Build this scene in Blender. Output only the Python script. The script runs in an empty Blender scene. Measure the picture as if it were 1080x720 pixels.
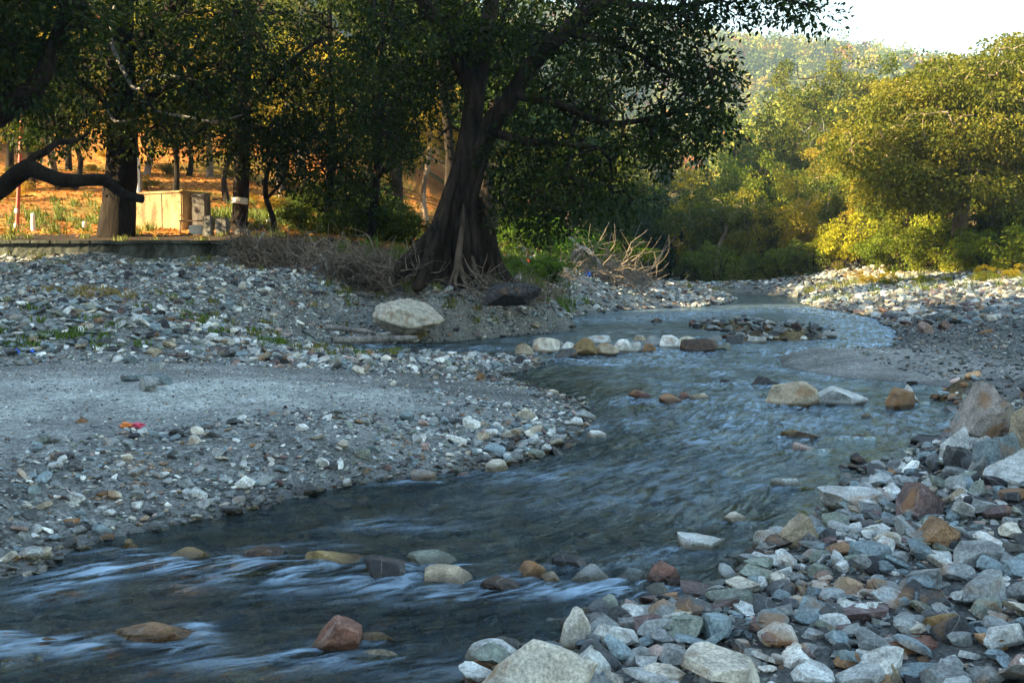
import bpy, bmesh, math, random
import numpy as np
from mathutils import Vector, Matrix

R = np.random.default_rng(7)
random.seed(7)
SC = bpy.context.scene
COL = SC.collection

# ------------------------------------------------------------------ camera
CAMZ, FPX, HOR = 1.6, 1050.0, 285.0
PITCH = math.atan((360.0 - HOR) / FPX)
cam_d = bpy.data.cameras.new('camera')
cam_d.sensor_width = 36.0
cam_d.lens = 36.0 * FPX / 1080.0
cam_d.clip_start, cam_d.clip_end = 0.05, 6000
cam = bpy.data.objects.new('camera', cam_d)
cam.location = (0, 0, CAMZ)
cam.rotation_euler = (math.pi / 2 - PITCH, 0, 0)
COL.objects.link(cam)
SC.camera = cam

# ------------------------------------------------------------------ sky, sun, exposure
TO_SUN = Vector((-0.86, -0.34, 0.40)).normalized()
EL = math.asin(TO_SUN.z)
world = bpy.data.worlds.new('World')
SC.world = world
world.use_nodes = True
wn = world.node_tree
wn.nodes.clear()
wo = wn.nodes.new('ShaderNodeOutputWorld')
wb = wn.nodes.new('ShaderNodeBackground')
sky = wn.nodes.new('ShaderNodeTexSky')
sky.sky_type = 'NISHITA'
sky.sun_disc = False
sky.sun_elevation = EL
sky.sun_rotation = math.atan2(TO_SUN.x, TO_SUN.y)
sky.air_density = 1.5
sky.dust_density = 0.6
sky.ozone_density = 0.7
wb.inputs['Strength'].default_value = 0.08
wn.links.new(sky.outputs[0], wb.inputs['Color'])
wn.links.new(wb.outputs[0], wo.inputs['Surface'])

sun_d = bpy.data.lights.new('sun', 'SUN')
sun_d.energy = 5.0
sun_d.angle = math.radians(0.5)
sun_d.color = (1.0, 0.78, 0.44)
sun = bpy.data.objects.new('sun', sun_d)
sun.rotation_euler = TO_SUN.to_track_quat('Z', 'Y').to_euler()
sun.location = (-60, -20, 60)
COL.objects.link(sun)

SC.view_settings.view_transform = 'Standard'
SC.view_settings.look = 'None'
SC.view_settings.gamma = 1
SC.view_settings.exposure = 2.5
try:
    SC.view_settings.use_curve_mapping = False
except Exception:
    pass
SC.cycles.max_bounces = 6
SC.cycles.diffuse_bounces = 2
SC.cycles.glossy_bounces = 2
SC.cycles.transmission_bounces = 3
SC.cycles.transparent_max_bounces = 8
SC.cycles.volume_bounces = 0
SC.cycles.caustics_reflective = False
SC.cycles.caustics_refractive = False
SC.cycles.use_denoising = True

# ------------------------------------------------------------------ image to world helpers
cp, sp = math.cos(PITCH), math.sin(PITCH)

def ray(px, py):
    u = (px - 540.0) / FPX
    v = (360.0 - py) / FPX
    return np.array([u, cp + v * sp, v * cp - sp])     # forward = (0,cp,-sp), up = (0,sp,cp)

def at_z(px, py, z=0.0):
    r = ray(px, py)
    t = (z - CAMZ) / r[2]
    return np.array([r[0] * t, r[1] * t, z])

def at_d(px, py, D):
    r = ray(px, py)
    t = D / r[1]
    return np.array([r[0] * t, D, CAMZ + r[2] * t])

def project(p):
    x, y, z = p[0], p[1], p[2] - CAMZ
    f = y * cp - z * sp
    up = y * sp + z * cp
    return 540 + FPX * x / f, 360 - FPX * up / f

# ------------------------------------------------------------------ noise
def hash2(ix, iy, s):
    h = (ix.astype(np.int64) * 374761393 + iy.astype(np.int64) * 668265263 + s * 1442695041) & 0xffffffff
    h = ((h ^ (h >> 13)) * 1274126177) & 0xffffffff
    return ((h ^ (h >> 16)) & 0xffff) / 65535.0

def vnoise(x, y, s=0):
    ix, iy = np.floor(x), np.floor(y)
    fx, fy = x - ix, y - iy
    fx, fy = fx * fx * (3 - 2 * fx), fy * fy * (3 - 2 * fy)
    a, b = hash2(ix, iy, s), hash2(ix + 1, iy, s)
    c, d = hash2(ix, iy + 1, s), hash2(ix + 1, iy + 1, s)
    return (a * (1 - fx) + b * fx) * (1 - fy) + (c * (1 - fx) + d * fx) * fy

def fbm(x, y, s=0, o=4):
    t, a, n = 0, 0.5, 0
    for i in range(o):
        t = t + a * (vnoise(x * 2 ** i, y * 2 ** i, s + i) - 0.5)
        a *= 0.5
    return t * 2

def sstep(x, a, b):
    t = np.clip((x - a) / (b - a), 0, 1)
    return t * t * (3 - 2 * t)

# ------------------------------------------------------------------ river outline (plan)
SHORE = [(-300, 650), (-100, 622), (0, 612), (50, 603), (75, 580), (130, 566), (180, 555), (260, 540), (330, 520), (400, 507),
         (450, 502), (530, 492), (580, 478), (610, 460), (625, 445), (620, 425), (590, 415), (560, 408), (535, 402),
         (540, 394), (565, 388), (570, 380), (550, 376), (480, 374), (400, 373), (350, 372), (340, 369), (370, 365),
         (450, 361), (520, 356), (570, 352), (610, 347), (590, 340), (600, 334), (650, 328), (700, 325), (760, 322),
         (775, 317), (770, 313), (740, 310), (800, 310), (850, 314), (845, 320), (870, 326), (920, 335), (945, 350),
         (950, 362), (925, 370), (880, 373), (822, 376), (826, 388), (890, 399), (960, 405), (1010, 409), (1045, 412),
         (1038, 420), (1010, 428), (1003, 445), (1000, 460), (965, 478), (915, 490), (895, 512), (880, 540), (840, 560),
         (800, 585), (770, 610), (740, 625), (700, 632), (645, 640), (600, 655), (590, 678), (520, 688), (490, 720), (450, 800), (400, 1000)]
POLY = [at_z(a, b)[:2] for a, b in SHORE] + [np.array(p) for p in [(-1.0, 1.2), (-2.5, -4), (-16, -4), (-13, 3.0)]]
POLY = np.array(POLY)

def sdf(x, y):
    """positive on land, negative on water"""
    x = np.asarray(x, float); y = np.asarray(y, float)
    d2 = np.full(x.shape, 1e12)
    inside = np.zeros(x.shape, bool)
    n = len(POLY)
    for i in range(n):
        ax, ay = POLY[i]; bx, by = POLY[(i + 1) % n]
        ex, ey = bx - ax, by - ay
        t = np.clip(((x - ax) * ex + (y - ay) * ey) / (ex * ex + ey * ey + 1e-12), 0, 1)
        d2 = np.minimum(d2, (x - ax - t * ex) ** 2 + (y - ay - t * ey) ** 2)
        if ay != by:
            c = ((ay > y) != (by > y)) & (x < (bx - ax) * (y - ay) / (by - ay) + ax)
            inside ^= c
    d = np.sqrt(d2)
    return np.where(inside, -d, d)

# height control points: (px, py, z) for points read at a height, (px, py, 'D', distance) for points read at a distance
CT = [(0, 540, .2), (0, 480, .33), (0, 420, .38), (-150, 372, .42), (0, 372, .40), (200, 520, .15), (200, 450, .33), (200, 400, .40),
      (200, 372, .38), (300, 372, .22), (350, 480, .2), (350, 430, .3), (350, 390, .25), (450, 385, .15), (450, 450, .2),
      (550, 440, .12), (540, 415, .10), (-300, 480, .4), (-300, 420, .5),
      (950, 390, .05), (1080, 390, .12), (1250, 390, .2), (1080, 350, .2), (1000, 340, .12), (1080, 320, .5), (1000, 318, .42), (920, 313, .4), (1250, 320, .8)]
CD = [(0, 340, 15.6), (0, 300, 18.6), (0, 280, 22), (-200, 340, 15.6), (-200, 280, 22), (120, 280, 22), (120, 300, 18.6), (120, 340, 15.8), (0, 284, 20.3), (120, 284, 20.3), (190, 285, 20.5), (200, 318, 18.4), (200, 345, 16.8),
      (240, 283, 22.6), (250, 292, 21.2), (255, 318, 19.6), (250, 345, 18.0), (290, 291, 22.6), (250, 360, 16.6), (320, 300, 22.6), (320, 330, 20.8), (320, 355, 19.6), (375, 310, 23.6), (380, 345, 21.8), (410, 318, 24.3), (400, 352, 21.6),
      (440, 345, 22), (-200, 280, 25.5), (0, 280, 25.6), (150, 281, 25.6), (200, 282, 24), (250, 285, 24), (280, 287, 23.5), (250, 284, 25.6), (300, 284, 25.4), (350, 283, 24.6), (430, 296, 23.6), (480, 297, 24), (530, 308, 24),
      (570, 322, 25), (0, 257, 26.8), (120, 257, 26.8), (250, 257, 26.8), (-200, 257, 26.8), (0, 247, 29.5), (120, 247, 29.5), (230, 247, 29.5), (-200, 247, 29.5), (360, 262, 27), (430, 272, 27), 
      (50, 240, 33), (50, 180, 48), (250, 235, 33), (250, 190, 47), (-200, 235, 33), (-250, 180, 48), (400, 250, 34), (400, 225, 48),
      (500, 278, 32), (540, 272, 36), (600, 285, 42), (560, 305, 30), (640, 302, 48), (600, 315, 34),
      (680, 304, 60), (720, 304, 62), (560, 262, 50), (640, 285, 60),
      (900, 303, 60), (1000, 299, 50), (1080, 298, 45), (1250, 290, 45), (1000, 288, 58), (1100, 280, 56), (860, 308, 62), (820, 309, 66),
      (1090, 398, 9.3), (1060, 425, 8.2), (1150, 380, 10), (1030, 455, 7.6), (1090, 465, 7.0), (1080, 500, 6.2), (1000, 520, 6.1),
      (1080, 600, 4.7), (1250, 520, 6), (1300, 420, 8.5), (900, 600, 4.95), (800, 660, 4.15), (1080, 720, 3.45), (900, 720, 3.6)]
cps = [at_z(a, b, c) for a, b, c in CT] + [at_d(a, b, d) for a, b, d in CD]
cps += [np.array([p[0], p[1], 0.07]) for p in POLY[::2]]
cps += [np.array(p) for p in [(3, 0, .25), (8, 0, .5), (8, -6, .6), (2, -6, .4), (-16, -8, .6), (-30, 10, 2), (-30, 25, 2.5), (-30, 40, 4), (-18, 5, .6), (-20, 12, .8), (40, 20, 2), (40, 40, 2), (14, 6, .9), (22, 12, 1.2)]]
CPS = np.array(cps)
_d = np.sqrt(((CPS[:, None, :2] - CPS[None, :, :2]) ** 2).sum(-1) + 0.5)
_W = np.linalg.solve(_d + 0.02 * np.eye(len(CPS)), CPS[:, 2])

def rbf(x, y):
    s = np.zeros(np.shape(x))
    for (cx, cy, _), w in zip(CPS, _W):
        s = s + w * np.sqrt((x - cx) ** 2 + (y - cy) ** 2 + 0.5)
    return s

def gauss(x, y, cx, cy, sx, sy, h):
    return h * np.exp(-((x - cx) / sx) ** 2 / 2 - ((y - cy) / sy) ** 2 / 2)

def hills(x, y):
    xl = 3 + 0.11 * (y - 40)
    d = np.minimum(y - 30, xl - x)
    d = np.maximum(d, 0)
    left = 2.3 * sstep(d, 0, 5) + 0.23 * d + 0.004 * np.minimum(d, 60) ** 2
    left = left + gauss(x, y, -30, 100, 18, 22, 20) * sstep(d, 0, 15)  # hidden rise added to keep the sun off the valley mouth
    left = 75 * np.tanh(left / 75)
    dx = np.maximum(x - (17 + 0.07 * (y - 66)), 0)
    right = 0.4 + sstep(y, 52, 75) * dx * 0.10 + sstep(dx, 0, 22) * gauss(x, y, 34, 185, 52, 58, 20)
    far = gauss(x, y, 25, 330, 60, 55, 42)
    rt = 172 - 0.13 * (x - 100) + 14 * fbm(x / 90, y / 90, 5)
    ridge = rt * np.exp(-((y - 760) / 170) ** 2 / 2)
    ridge = np.where(x > 420, ridge * np.exp(-((x - 420) / 200) ** 2), ridge)
    block = 44 * sstep(-x, 34, 52) * (1 - sstep(-x, 60, 78)) * sstep(-y, -11, -2) * np.where(y < -120, 0.4, 1)  # unseen hill added to shade the foreground stream and banks
    z = np.maximum(np.maximum(left * (y > 25), right), far)
    z = np.maximum(z, ridge)
    z = np.maximum(z, block)
    z = z + sstep(np.hypot(x, y), 80, 200) * 5 * fbm(x / 45, y / 45, 9)
    return z

def height(x, y):
    x = np.asarray(x, float); y = np.asarray(y, float)
    sd = sdf(x, y)
    near = rbf(x, y)
    w = np.maximum(sstep(y, 48, 68), np.maximum(sstep(-x, 22, 34), sstep(x, 32, 46)))
    w = np.maximum(w, sstep(-y, 8, 20))
    z = near * (1 - w) + (hills(x, y) + 0.3) * w
    # islets of cobbles in the stream
    lift = np.zeros(x.shape)
    for px, py, rx, ry, h in [(822, 357, 1.5, 1.0, .30), (775, 345, 1.5, 2.2, .26), (850, 352, .9, .9, .22), (1020, 418, .35, .6, .1)] + [(560 + 19 * i, 371 + (i * 7 % 5) - 2, .38, .5, -.03 + .02 * (i % 3)) for i in range(12)]:
        c = at_z(px, py)
        q = ((x - c[0]) / rx) ** 2 + ((y - c[1]) / ry) ** 2
        lift = np.maximum(lift, (h + .25) * np.exp(-q * 1.1))
    land = z * (1 - np.exp(-np.maximum(sd, 0) / 0.55)) + 0.0
    far_land = sstep(sd, 2, 10)
    land = np.maximum(land, 0.02 * sstep(sd, 0, .3)) * (1 - far_land) + np.maximum(z, .05) * far_land
    bed = -0.03 - 0.25 * (1 - np.exp(np.minimum(sd, 0) / 0.7))
    out = np.where(sd > 0, land, bed + lift)
    for px, py, rx, ry, h in [(862, 380, 1.3, .55, .07), (915, 383, 1.4, .9, .10), (1000, 380, 2.5, 2.0, .08), (960, 355, 1.2, 2.5, .08)]:
        c = at_z(px, py)
        out = out + h * np.exp(-((x - c[0]) / rx) ** 2 - ((y - c[1]) / ry) ** 2) * sstep(sd, -.1, .25)
    rough = 0.035 * fbm(x * 1.3, y * 1.3, 3) + 0.015 * fbm(x * 5, y * 5, 4)
    rough = rough * sstep(np.abs(sd), 0, .5) * (1 + 1.2 * sstep(y, 15, 20)) * (1 - .6 * sstep(y, 21, 23) * (1 - sstep(y, 28, 32)))
    return out + rough

# ------------------------------------------------------------------ mesh helpers
def np_mesh(name, V, F, mats, smooth=False, attrs=None, mat_idx=None):
    """V (n,3), F (m,k) array of equal-sided faces"""
    V = np.asarray(V, np.float32); F = np.asarray(F, np.int32)
    me = bpy.data.meshes.new(name)
    m, k = F.shape
    me.vertices.add(len(V)); me.vertices.foreach_set('co', V.ravel())
    me.loops.add(m * k); me.loops.foreach_set('vertex_index', F.ravel())
    me.polygons.add(m)
    me.polygons.foreach_set('loop_start', np.arange(0, m * k, k, dtype=np.int32))
    me.polygons.foreach_set('use_smooth', np.full(m, smooth))
    for mt in mats:
        me.materials.append(mt)
    if mat_idx is not None:
        me.polygons.foreach_set('material_index', np.asarray(mat_idx, np.int32))
    me.update(calc_edges=True)
    for nm, dom, typ, arr in (attrs or []):
        a = me.attributes.new(nm, typ, dom)
        a.data.foreach_set('color' if typ == 'FLOAT_COLOR' else 'value', np.asarray(arr, np.float32).ravel())
    return me

def link(name, me, parent=None, **props):
    o = bpy.data.objects.new(name, me)
    COL.objects.link(o)
    if parent is not None:
        o.parent = parent
    for k, v in props.items():
        if v is not None:
            o[k] = v
    return o

def thing(name, label, cat, loc=(0, 0, 0), rz=0.0, group=None):
    o = link(name, None, None, label=label, category=cat, group=group, kind='thing')
    o.location = loc; o.rotation_euler = (0, 0, rz)
    o.empty_display_size = 0.2
    return o

class Wood:
    """tapering tubes collected in one mesh"""
    def __init__(s): s.V, s.F, s.n = [], [], 0
    def tube(s, pts, rads, k=8, rough=0.0, seed=0):
        pts = np.asarray(pts, float); rads = np.asarray(rads, float)
        n = len(pts)
        T = np.gradient(pts, axis=0)
        T /= np.linalg.norm(T, axis=1)[:, None] + 1e-9
        ref = np.array([0.13, 0.21, 0.97]) if abs(T[:, 2].mean()) < .8 else np.array([0.97, 0.2, 0.1])
        A = np.cross(T, ref); A /= np.linalg.norm(A, axis=1)[:, None] + 1e-9
        B = np.cross(T, A)
        th = np.arange(k) * 2 * math.pi / k
        rr = rads[:, None] * np.ones(k)[None]
        if rough > 0:
            rg = np.random.default_rng(seed)
            ph = rg.uniform(0, 6.28, 4)
            t = np.arange(n)[:, None] * 0.35
            rr = rr * (1 + rough * (np.sin(3 * th[None] + ph[0] + t * .6) * .5 + np.sin(5 * th[None] + ph[1] - t * .4) * .5 + .35 * rg.uniform(-1, 1, (n, k))))
        V = pts[:, None] + rr[..., None] * (np.cos(th)[None, :, None] * A[:, None] + np.sin(th)[None, :, None] * B[:, None])
        V = V.reshape(-1, 3)
        i = np.arange(n - 1)[:, None] * k; j = np.arange(k)[None]; j2 = (j + 1) % k
        F = np.stack([i + j, i + j2, i + k + j2, i + k + j], -1).reshape(-1, 4) + s.n
        s.V.append(V); s.F.append(F); s.n += len(V)
        # end caps
        for e, c in ((0, pts[0]), (n - 1, pts[-1])):
            s.V.append(c[None] + T[e] * (rads[e] * .3 * (1 if e else -1)))
            q = np.arange(k) + s.n - k * (n - e) if False else np.arange(k) + (s.n - (n * k if not e else k) - (1 if e else 0))
            F = np.stack([q, np.roll(q, -1), np.full(k, s.n), np.full(k, s.n)], -1)
            s.n += 1
            tri = F[:, :3]
            s.T = getattr(s, 'T', []) ; s.T.append(tri)
    def mesh(s, name, mat):
        V = np.concatenate(s.V); F = np.concatenate(s.F)
        # caps as degenerate-free quads are skipped: triangles merged through a second pass
        me = bpy.data.meshes.new(name)
        T = np.concatenate(s.T)
        me.vertices.add(len(V)); me.vertices.foreach_set('co', V.astype(np.float32).ravel())
        loops = np.concatenate([F.ravel(), T.ravel()]).astype(np.int32)
        me.loops.add(len(loops)); me.loops.foreach_set('vertex_index', loops)
        st = np.concatenate([np.arange(len(F)) * 4, len(F) * 4 + np.arange(len(T)) * 3]).astype(np.int32)
        me.polygons.add(len(st)); me.polygons.foreach_set('loop_start', st)
        me.polygons.foreach_set('use_smooth', np.ones(len(st), bool))
        me.materials.append(mat)
        me.update(calc_edges=True)
        return me

def curve_pts(ctrl, n=14):
    """Catmull-Rom through control points (each x,y,z,r)"""
    c = np.asarray(ctrl, float)
    c = np.vstack([2 * c[0] - c[1], c, 2 * c[-1] - c[-2]])
    out = []
    m = len(c) - 3
    per = max(2, n // m)
    for i in range(m):
        p0, p1, p2, p3 = c[i:i + 4]
        for t in np.linspace(0, 1, per, endpoint=False):
            out.append(.5 * ((2 * p1) + (-p0 + p2) * t + (2 * p0 - 5 * p1 + 4 * p2 - p3) * t * t + (-p0 + 3 * p1 - 3 * p2 + p3) * t ** 3))
    out.append(c[-2])
    out = np.array(out)
    out[:, 3] = np.maximum(out[:, 3], 0.002)
    return out[:, :3], out[:, 3]

# ------------------------------------------------------------------ materials
def nodes(name):
    m = bpy.data.materials.new(name)
    m.use_nodes = True
    nt = m.node_tree
    nt.nodes.clear()
    out = nt.nodes.new('ShaderNodeOutputMaterial')
    def N(t, **kw):
        n = nt.nodes.new(t)
        for k, v in kw.items():
            if k.startswith('i_'):
                n.inputs[k[2:].replace('_', ' ')].default_value = v
            else:
                setattr(n, k, v)
        return n
    return m, nt, out, N, nt.links.new

def mixc(N, L, fac, a, b, mode='MIX'):
    n = N('ShaderNodeMix', data_type='RGBA', blend_type=mode)
    for s, v in ((0, fac), (6, a), (7, b)):
        if hasattr(v, 'is_linked'):
            L(v, n.inputs[s])
        else:
            n.inputs[s].default_value = v if s == 0 else (*v, 1)
    return n.outputs[2]

def ramp(N, L, src, stops, interp='LINEAR'):
    n = N('ShaderNodeValToRGB')
    n.color_ramp.interpolation = interp
    el = n.color_ramp.elements
    while len(el) < len(stops):
        el.new(0.5)
    for e, (p, c) in zip(el, stops):
        e.position = p
        e.color = (*c, 1) if len(c) == 3 else c
    L(src, n.inputs[0])
    return n.outputs[0]

def g(v):
    return (v, v, v)

def rock_material(name, from_attr):
    m, nt, out, N, L = nodes(name)
    tc = N('ShaderNodeTexCoord'); oi = N('ShaderNodeObjectInfo'); geo = N('ShaderNodeNewGeometry')
    if from_attr:
        at = N('ShaderNodeAttribute', attribute_name='tint'); base = at.outputs['Color']; co = geo.outputs['Position']
    else:
        base = oi.outputs['Color']
        va = N('ShaderNodeVectorMath', operation='ADD'); L(tc.outputs['Object'], va.inputs[0])
        cb = N('ShaderNodeCombineXYZ'); mm = N('ShaderNodeMath', operation='MULTIPLY', i_Value=50.0); mm.inputs[1].default_value = 50
        L(oi.outputs['Random'], mm.inputs[0]); L(mm.outputs[0], cb.inputs[0]); L(mm.outputs[0], cb.inputs[1]); L(cb.outputs[0], va.inputs[1])
        co = va.outputs[0]
        co = geo.outputs['Position']
    n1 = N('ShaderNodeTexNoise', i_Scale=9.0, i_Detail=6.0, i_Roughness=.65); L(co, n1.inputs['Vector'])
    n2 = N('ShaderNodeTexNoise', i_Scale=70.0, i_Detail=4.0, i_Roughness=.7); L(co, n2.inputs['Vector'])
    wv = N('ShaderNodeTexWave', i_Scale=2.2, i_Distortion=22.0, i_Detail=3.0); L(co, wv.inputs['Vector'])
    c = mixc(N, L, 1.0, base, ramp(N, L, n1.outputs[0], [(.3, g(.42)), (.5, g(1.0)), (.72, g(1.5))]), 'MULTIPLY')
    c = mixc(N, L, 1.0, c, ramp(N, L, n2.outputs[0], [(.32, g(.5)), (.68, g(1.45))]), 'MULTIPLY')
    # rust stains and pale mineral veins
    n3 = N('ShaderNodeTexNoise', i_Scale=3.3, i_Detail=5.0, i_Distortion=.6); L(co, n3.inputs['Vector'])
    rust = ramp(N, L, n3.outputs[0], [(.58, g(0)), (.68, g(.6))])
    c = mixc(N, L, rust, c, (.32, .16, .055))
    vein = ramp(N, L, wv.outputs[1], [(.0, g(.22)), (.02, g(0))])
    c = mixc(N, L, vein, c, (.52, .50, .46))
    # wet and dark at the waterline
    sx = N('ShaderNodeSeparateXYZ'); L(geo.outputs['Position'], sx.inputs[0])
    ad = N('ShaderNodeMath', operation='MULTIPLY_ADD'); L(n1.outputs[0], ad.inputs[0]); ad.inputs[1].default_value = -.06; L(sx.outputs[2], ad.inputs[2])
    wet = N('ShaderNodeMapRange', i_From_Min=-.005, i_From_Max=.025); wet.inputs['To Min'].default_value = 1; wet.inputs['To Max'].default_value = 0
    L(ad.outputs[0], wet.inputs['Value'])
    c = mixc(N, L, wet.outputs[0], c, mixc(N, L, 1.0, c, (.30, .27, .22), 'MULTIPLY'))
    rg = N('ShaderNodeMapRange', i_To_Min=.75, i_To_Max=.25); L(wet.outputs[0], rg.inputs['Value'])
    p = N('ShaderNodeBsdfPrincipled'); L(c, p.inputs['Base Color']); L(rg.outputs[0], p.inputs['Roughness'])
    p.inputs['Specular IOR Level'].default_value = .4
    bm = N('ShaderNodeBump', i_Strength=.55, i_Distance=.02)
    mx = N('ShaderNodeMath', operation='MULTIPLY_ADD'); L(n2.outputs[0], mx.inputs[0]); mx.inputs[1].default_value = .35; L(n1.outputs[0], mx.inputs[2])
    L(mx.outputs[0], bm.inputs['Height']); L(bm.outputs[0], p.inputs['Normal'])
    L(p.outputs[0], out.inputs[0])
    return m

def ground_material():
    m, nt, out, N, L = nodes('river_ground')
    geo = N('ShaderNodeNewGeometry'); co = geo.outputs['Position']
    at = N('ShaderNodeAttribute', attribute_name='tint')
    v = N('ShaderNodeTexVoronoi', i_Scale=22.0); L(co, v.inputs['Vector'])
    v2 = N('ShaderNodeTexVoronoi', i_Scale=60.0); L(co, v2.inputs['Vector'])
    n = N('ShaderNodeTexNoise', i_Scale=1.2, i_Detail=7.0, i_Roughness=.6); L(co, n.inputs['Vector'])
    nn = N('ShaderNodeTexNoise', i_Scale=30., i_Detail=5.0, i_Roughness=.7); L(co, nn.inputs['Vector'])
    bw = N('ShaderNodeRGBToBW'); L(v.outputs['Color'], bw.inputs[0])
    bw2 = N('ShaderNodeRGBToBW'); L(v2.outputs['Color'], bw2.inputs[0])
    c = mixc(N, L, 1.0, at.outputs['Color'], ramp(N, L, bw.outputs[0], [(.15, g(.72)), (.6, g(1.0)), (.9, g(1.35))]), 'MULTIPLY')
    c = mixc(N, L, 1.0, c, ramp(N, L, bw2.outputs[0], [(.15, g(.6)), (.9, g(1.5))]), 'MULTIPLY')
    c = mixc(N, L, 1.0, c, ramp(N, L, n.outputs[0], [(.3, g(.6)), (.7, g(1.35))]), 'MULTIPLY')
    c = mixc(N, L, 1.0, c, ramp(N, L, nn.outputs[0], [(.3, g(.65)), (.7, g(1.3))]), 'MULTIPLY')
    p = N('ShaderNodeBsdfPrincipled', i_Roughness=.9); L(c, p.inputs['Base Color'])
    p.inputs['Specular IOR Level'].default_value = .2
    bm = N('ShaderNodeBump', i_Strength=.9, i_Distance=.03)
    L(bw.outputs[0], bm.inputs['Height'])
    bm2 = N('ShaderNodeBump', i_Strength=.7, i_Distance=.01); L(nn.outputs[0], bm2.inputs['Height']); L(bm.outputs[0], bm2.inputs['Normal'])
    L(bm2.outputs[0], p.inputs['Normal'])
    L(p.outputs[0], out.inputs[0])
    return m

def leaf_material(name, a, b, c, trans=.35, attr_color=False):
    m, nt, out, N, L = nodes(name)
    oi = N('ShaderNodeObjectInfo')
    at = N('ShaderNodeAttribute', attribute_name='tint')
    if attr_color:
        col = at.outputs['Color']
    else:
        col = ramp(N, L, at.outputs['Fac'], [(0, a), (.55, b), (1, c)])
        col = mixc(N, L, 1.0, col, oi.outputs['Color'], 'MULTIPLY')
    p = N('ShaderNodeBsdfPrincipled', i_Roughness=.55); L(col, p.inputs['Base Color'])
    p.inputs['Specular IOR Level'].default_value = .12
    tr = N('ShaderNodeBsdfTranslucent')
    tc = mixc(N, L, 1.0, col, (1.5, 1.35, .6), 'MULTIPLY'); L(tc, tr.inputs['Color'])
    mx = N('ShaderNodeMixShader'); mx.inputs[0].default_value = trans
    L(p.outputs[0], mx.inputs[1]); L(tr.outputs[0], mx.inputs[2])
    L(mx.outputs[0], out.inputs[0])
    return m

def bark_material(name, a, b, scale=6.0):
    m, nt, out, N, L = nodes(name)
    geo = N('ShaderNodeNewGeometry')
    mp = N('ShaderNodeMapping'); mp.inputs['Scale'].default_value = (1, 1, .22); L(geo.outputs['Position'], mp.inputs['Vector'])
    n = N('ShaderNodeTexNoise', i_Scale=scale, i_Detail=8.0, i_Roughness=.7, i_Distortion=.8); L(mp.outputs[0], n.inputs['Vector'])
    n2 = N('ShaderNodeTexNoise', i_Scale=1.1, i_Detail=4.0); L(geo.outputs['Position'], n2.inputs['Vector'])
    c = ramp(N, L, n.outputs[0], [(.32, a), (.66, b)])
    c = mixc(N, L, 1.0, c, ramp(N, L, n2.outputs[0], [(.35, g(.6)), (.65, g(1.35))]), 'MULTIPLY')
    p = N('ShaderNodeBsdfPrincipled', i_Roughness=.9); L(c, p.inputs['Base Color']); p.inputs['Specular IOR Level'].default_value = .12
    bm = N('ShaderNodeBump', i_Strength=1.0, i_Distance=.12); L(n.outputs[0], bm.inputs['Height']); L(bm.outputs[0], p.inputs['Normal'])
    L(p.outputs[0], out.inputs[0])
    return m

def plain_material(name, a, rough=.7, var=.35, scale=14., bump=.3):
    m, nt, out, N, L = nodes(name)
    geo = N('ShaderNodeNewGeometry')
    n = N('ShaderNodeTexNoise', i_Scale=scale, i_Detail=7.0, i_Roughness=.65); L(geo.outputs['Position'], n.inputs['Vector'])
    c = mixc(N, L, 1.0, a, ramp(N, L, n.outputs[0], [(.3, g(1 - var)), (.7, g(1 + var))]), 'MULTIPLY')
    p = N('ShaderNodeBsdfPrincipled', i_Roughness=rough); L(c, p.inputs['Base Color'])
    bm = N('ShaderNodeBump', i_Strength=bump, i_Distance=.02); L(n.outputs[0], bm.inputs['Height']); L(bm.outputs[0], p.inputs['Normal'])
    L(p.outputs[0], out.inputs[0])
    return m

def concrete_material(name, a, dark):
    m, nt, out, N, L = nodes(name)
    geo = N('ShaderNodeNewGeometry')
    mp = N('ShaderNodeMapping'); mp.inputs['Scale'].default_value = (1, 1, .35); L(geo.outputs['Position'], mp.inputs['Vector'])
    n = N('ShaderNodeTexNoise', i_Scale=2.2, i_Detail=9.0, i_Roughness=.7, i_Distortion=.5); L(mp.outputs[0], n.inputs['Vector'])
    n2 = N('ShaderNodeTexNoise', i_Scale=16., i_Detail=5.0, i_Roughness=.7); L(geo.outputs['Position'], n2.inputs['Vector'])
    c = ramp(N, L, n.outputs[0], [(.40, dark), (.62, a)])
    c = mixc(N, L, 1.0, c, ramp(N, L, n2.outputs[0], [(.3, g(.6)), (.7, g(1.3))]), 'MULTIPLY')
    p = N('ShaderNodeBsdfPrincipled', i_Roughness=.9); L(c, p.inputs['Base Color'])
    bm = N('ShaderNodeBump', i_Strength=.6, i_Distance=.03); L(n2.outputs[0], bm.inputs['Height']); L(bm.outputs[0], p.inputs['Normal'])
    L(p.outputs[0], out.inputs[0])
    return m

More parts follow.
